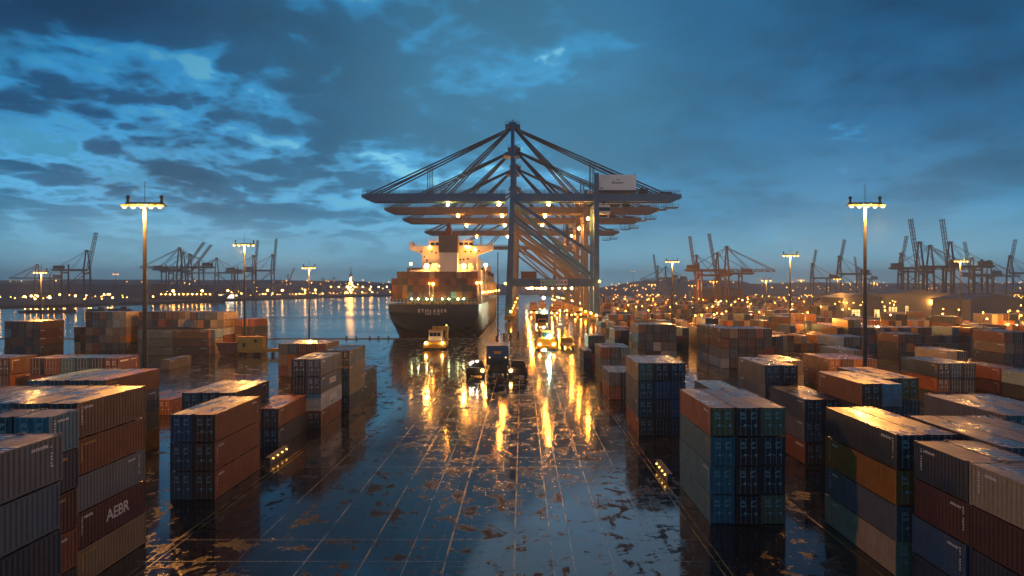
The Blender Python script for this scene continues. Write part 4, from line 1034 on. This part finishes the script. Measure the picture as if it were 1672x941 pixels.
# yellow box truck and red skip, left
t = thing('box_truck','yellow box truck parked by the water, left','truck',((412-VX)*222/F,222,0))
b = MB(); b.box(-5.2,3.6,0,3,1.5,6.4); b.box(-5.3,3.7,-.05,3.05,6.42,6.6); b.build('cargo_box', M['yellow'], t)
b = MB(); b.box(3.8,9,.2,2.8,1.2,2.4); b.box(-5.2,3.6,.3,2.7,1.0,1.45); b.build('bed', M['yellow'], t)
b = MB(); b.box(-3.4,-2.4,-.06,-.01,3,4.4); b.box(.6,1.6,-.06,-.01,4.6,5.6); b.build('hatch', M['dark'], t)
for x in (-4,-2.6,1,2.4,7): 
    b = MB(); b.tube((x,-.15,.6),(x,.5,.6),.6,12); b.build('wheel', M['rubber'], t)
t = thing('skip','rust red open skip left of the yellow box truck','skip',((371-VX)*222/F,222,0))
b = MB(); b.prism([(-2.4,.3),(2.4,.3),(3.9,4.2),(-3.9,4.2)],0,3.5); b.box(-4.0,4.0,-.1,3.6,4.22,4.5); b.build('body', steel('skip_red',(.2,.05,.03)), t)
# low lit barriers
def barrier(x, y0, n, label):
    t = thing('lit_barrier', label, 'barrier', (x,y0,0), 0, 'low barriers with marker lamps')
    b = MB(); b.box(-.25,.25,0,n*1.6,0.005,.9); b.box(-.35,.35,-.1,n*1.6+.1,.9,1.0); b.build('rail', M['conc'], t)
    bulbs(t,[(-.45 if x > 0 else .45,.6+i*1.6,.75) for i in range(n)],.13,'e_mark','marker_lamp')
barrier(17.75,77.5,4,'low barrier with glowing yellow lamps beside the teal stack')
barrier(-33.6,85,4,'low barrier with glowing lamps beside the low red-brown stack')
barrier(38.0,96.5,1,'short lamp block at the foot of the grey stack')

# ------------------------------------------------------------------ boats and a far ship
def barge(px, y, L, label, small=False):
    t = thing('barge' if not small else 'workboat', label, 'boat', ((px-VX)*y/F,y,WATER))
    b = MB(); b.prism([(-L/2,.9),(-L/2+2.5,-.8),(L/2-1,-.8),(L/2,1.4),(L/2-.5,2.0),(-L/2,1.8)],-4,4); b.build('hull', M['dark'], t)
    b = MB(); b.box(-L*.38,L*.42,-3,3,2.02,3.0); b.box(L*.15,L*.32,-2.4,2.4,3.0,5.4); b.build('deckhouse', M['dark'], t)
    for i in range(6 if not small else 2):
        b = MB(); b.ball((-L*.35+i*L*.13,-3.3,4.0),.35,8,5); b.tube((-L*.35+i*L*.13,-3.3,2.0),(-L*.35+i*L*.13,-3.3,3.8),.08,5,m=1); b.build('deck_lamp', [M['e_shipsm'],M['dark']], t)
barge(70,690,48,'long dark barge with a row of lamps at far left'); barge(113,705,11,'small dark workboat at the barge end',True)
barge(158,720,20,'dark tug behind the waterside block, left one',True); barge(193,735,28,'low barge behind the waterside block, right one',True); barge(358,480,24,'dark boat moored behind the waterside block, right end',True)
t = thing('cargo_ship','dark laden cargo ship moored below the far left cranes','ship',((300-VX)*1230/F,1230,WATER))
b = MB(); b.prism([(-62,12),(-56,-1),(70,-1),(84,14),(70,11),(-40,11)],-12,12); b.build('hull', M['dark'], t)
b = MB(); b.box(-58,-42,-10,10,11,34); b.box(-40,62,-10,10,11,19); b.build('superstructure', M['dark'], t)
for i in range(12):
    b = MB(); b.ball((-36+i*8.4,-12.5,14.5),1.0,8,5); b.build('deck_lamp', M['e_dist'], t)
t = thing('lit_warehouse','low building with a bright white front on the far left quay','building',((371-VX)*1340/F,1340,.4))
b = MB(); b.box(-15,15,0,20,0,12); b.build('wall', M['wall'], t)
b = MB(); b.box(-14,14,-.4,-.02,2,9); b.build('lit_front', emit('lit_front_white',(1,.9,.7),3), t)
print('objects', len(bpy.data.objects))
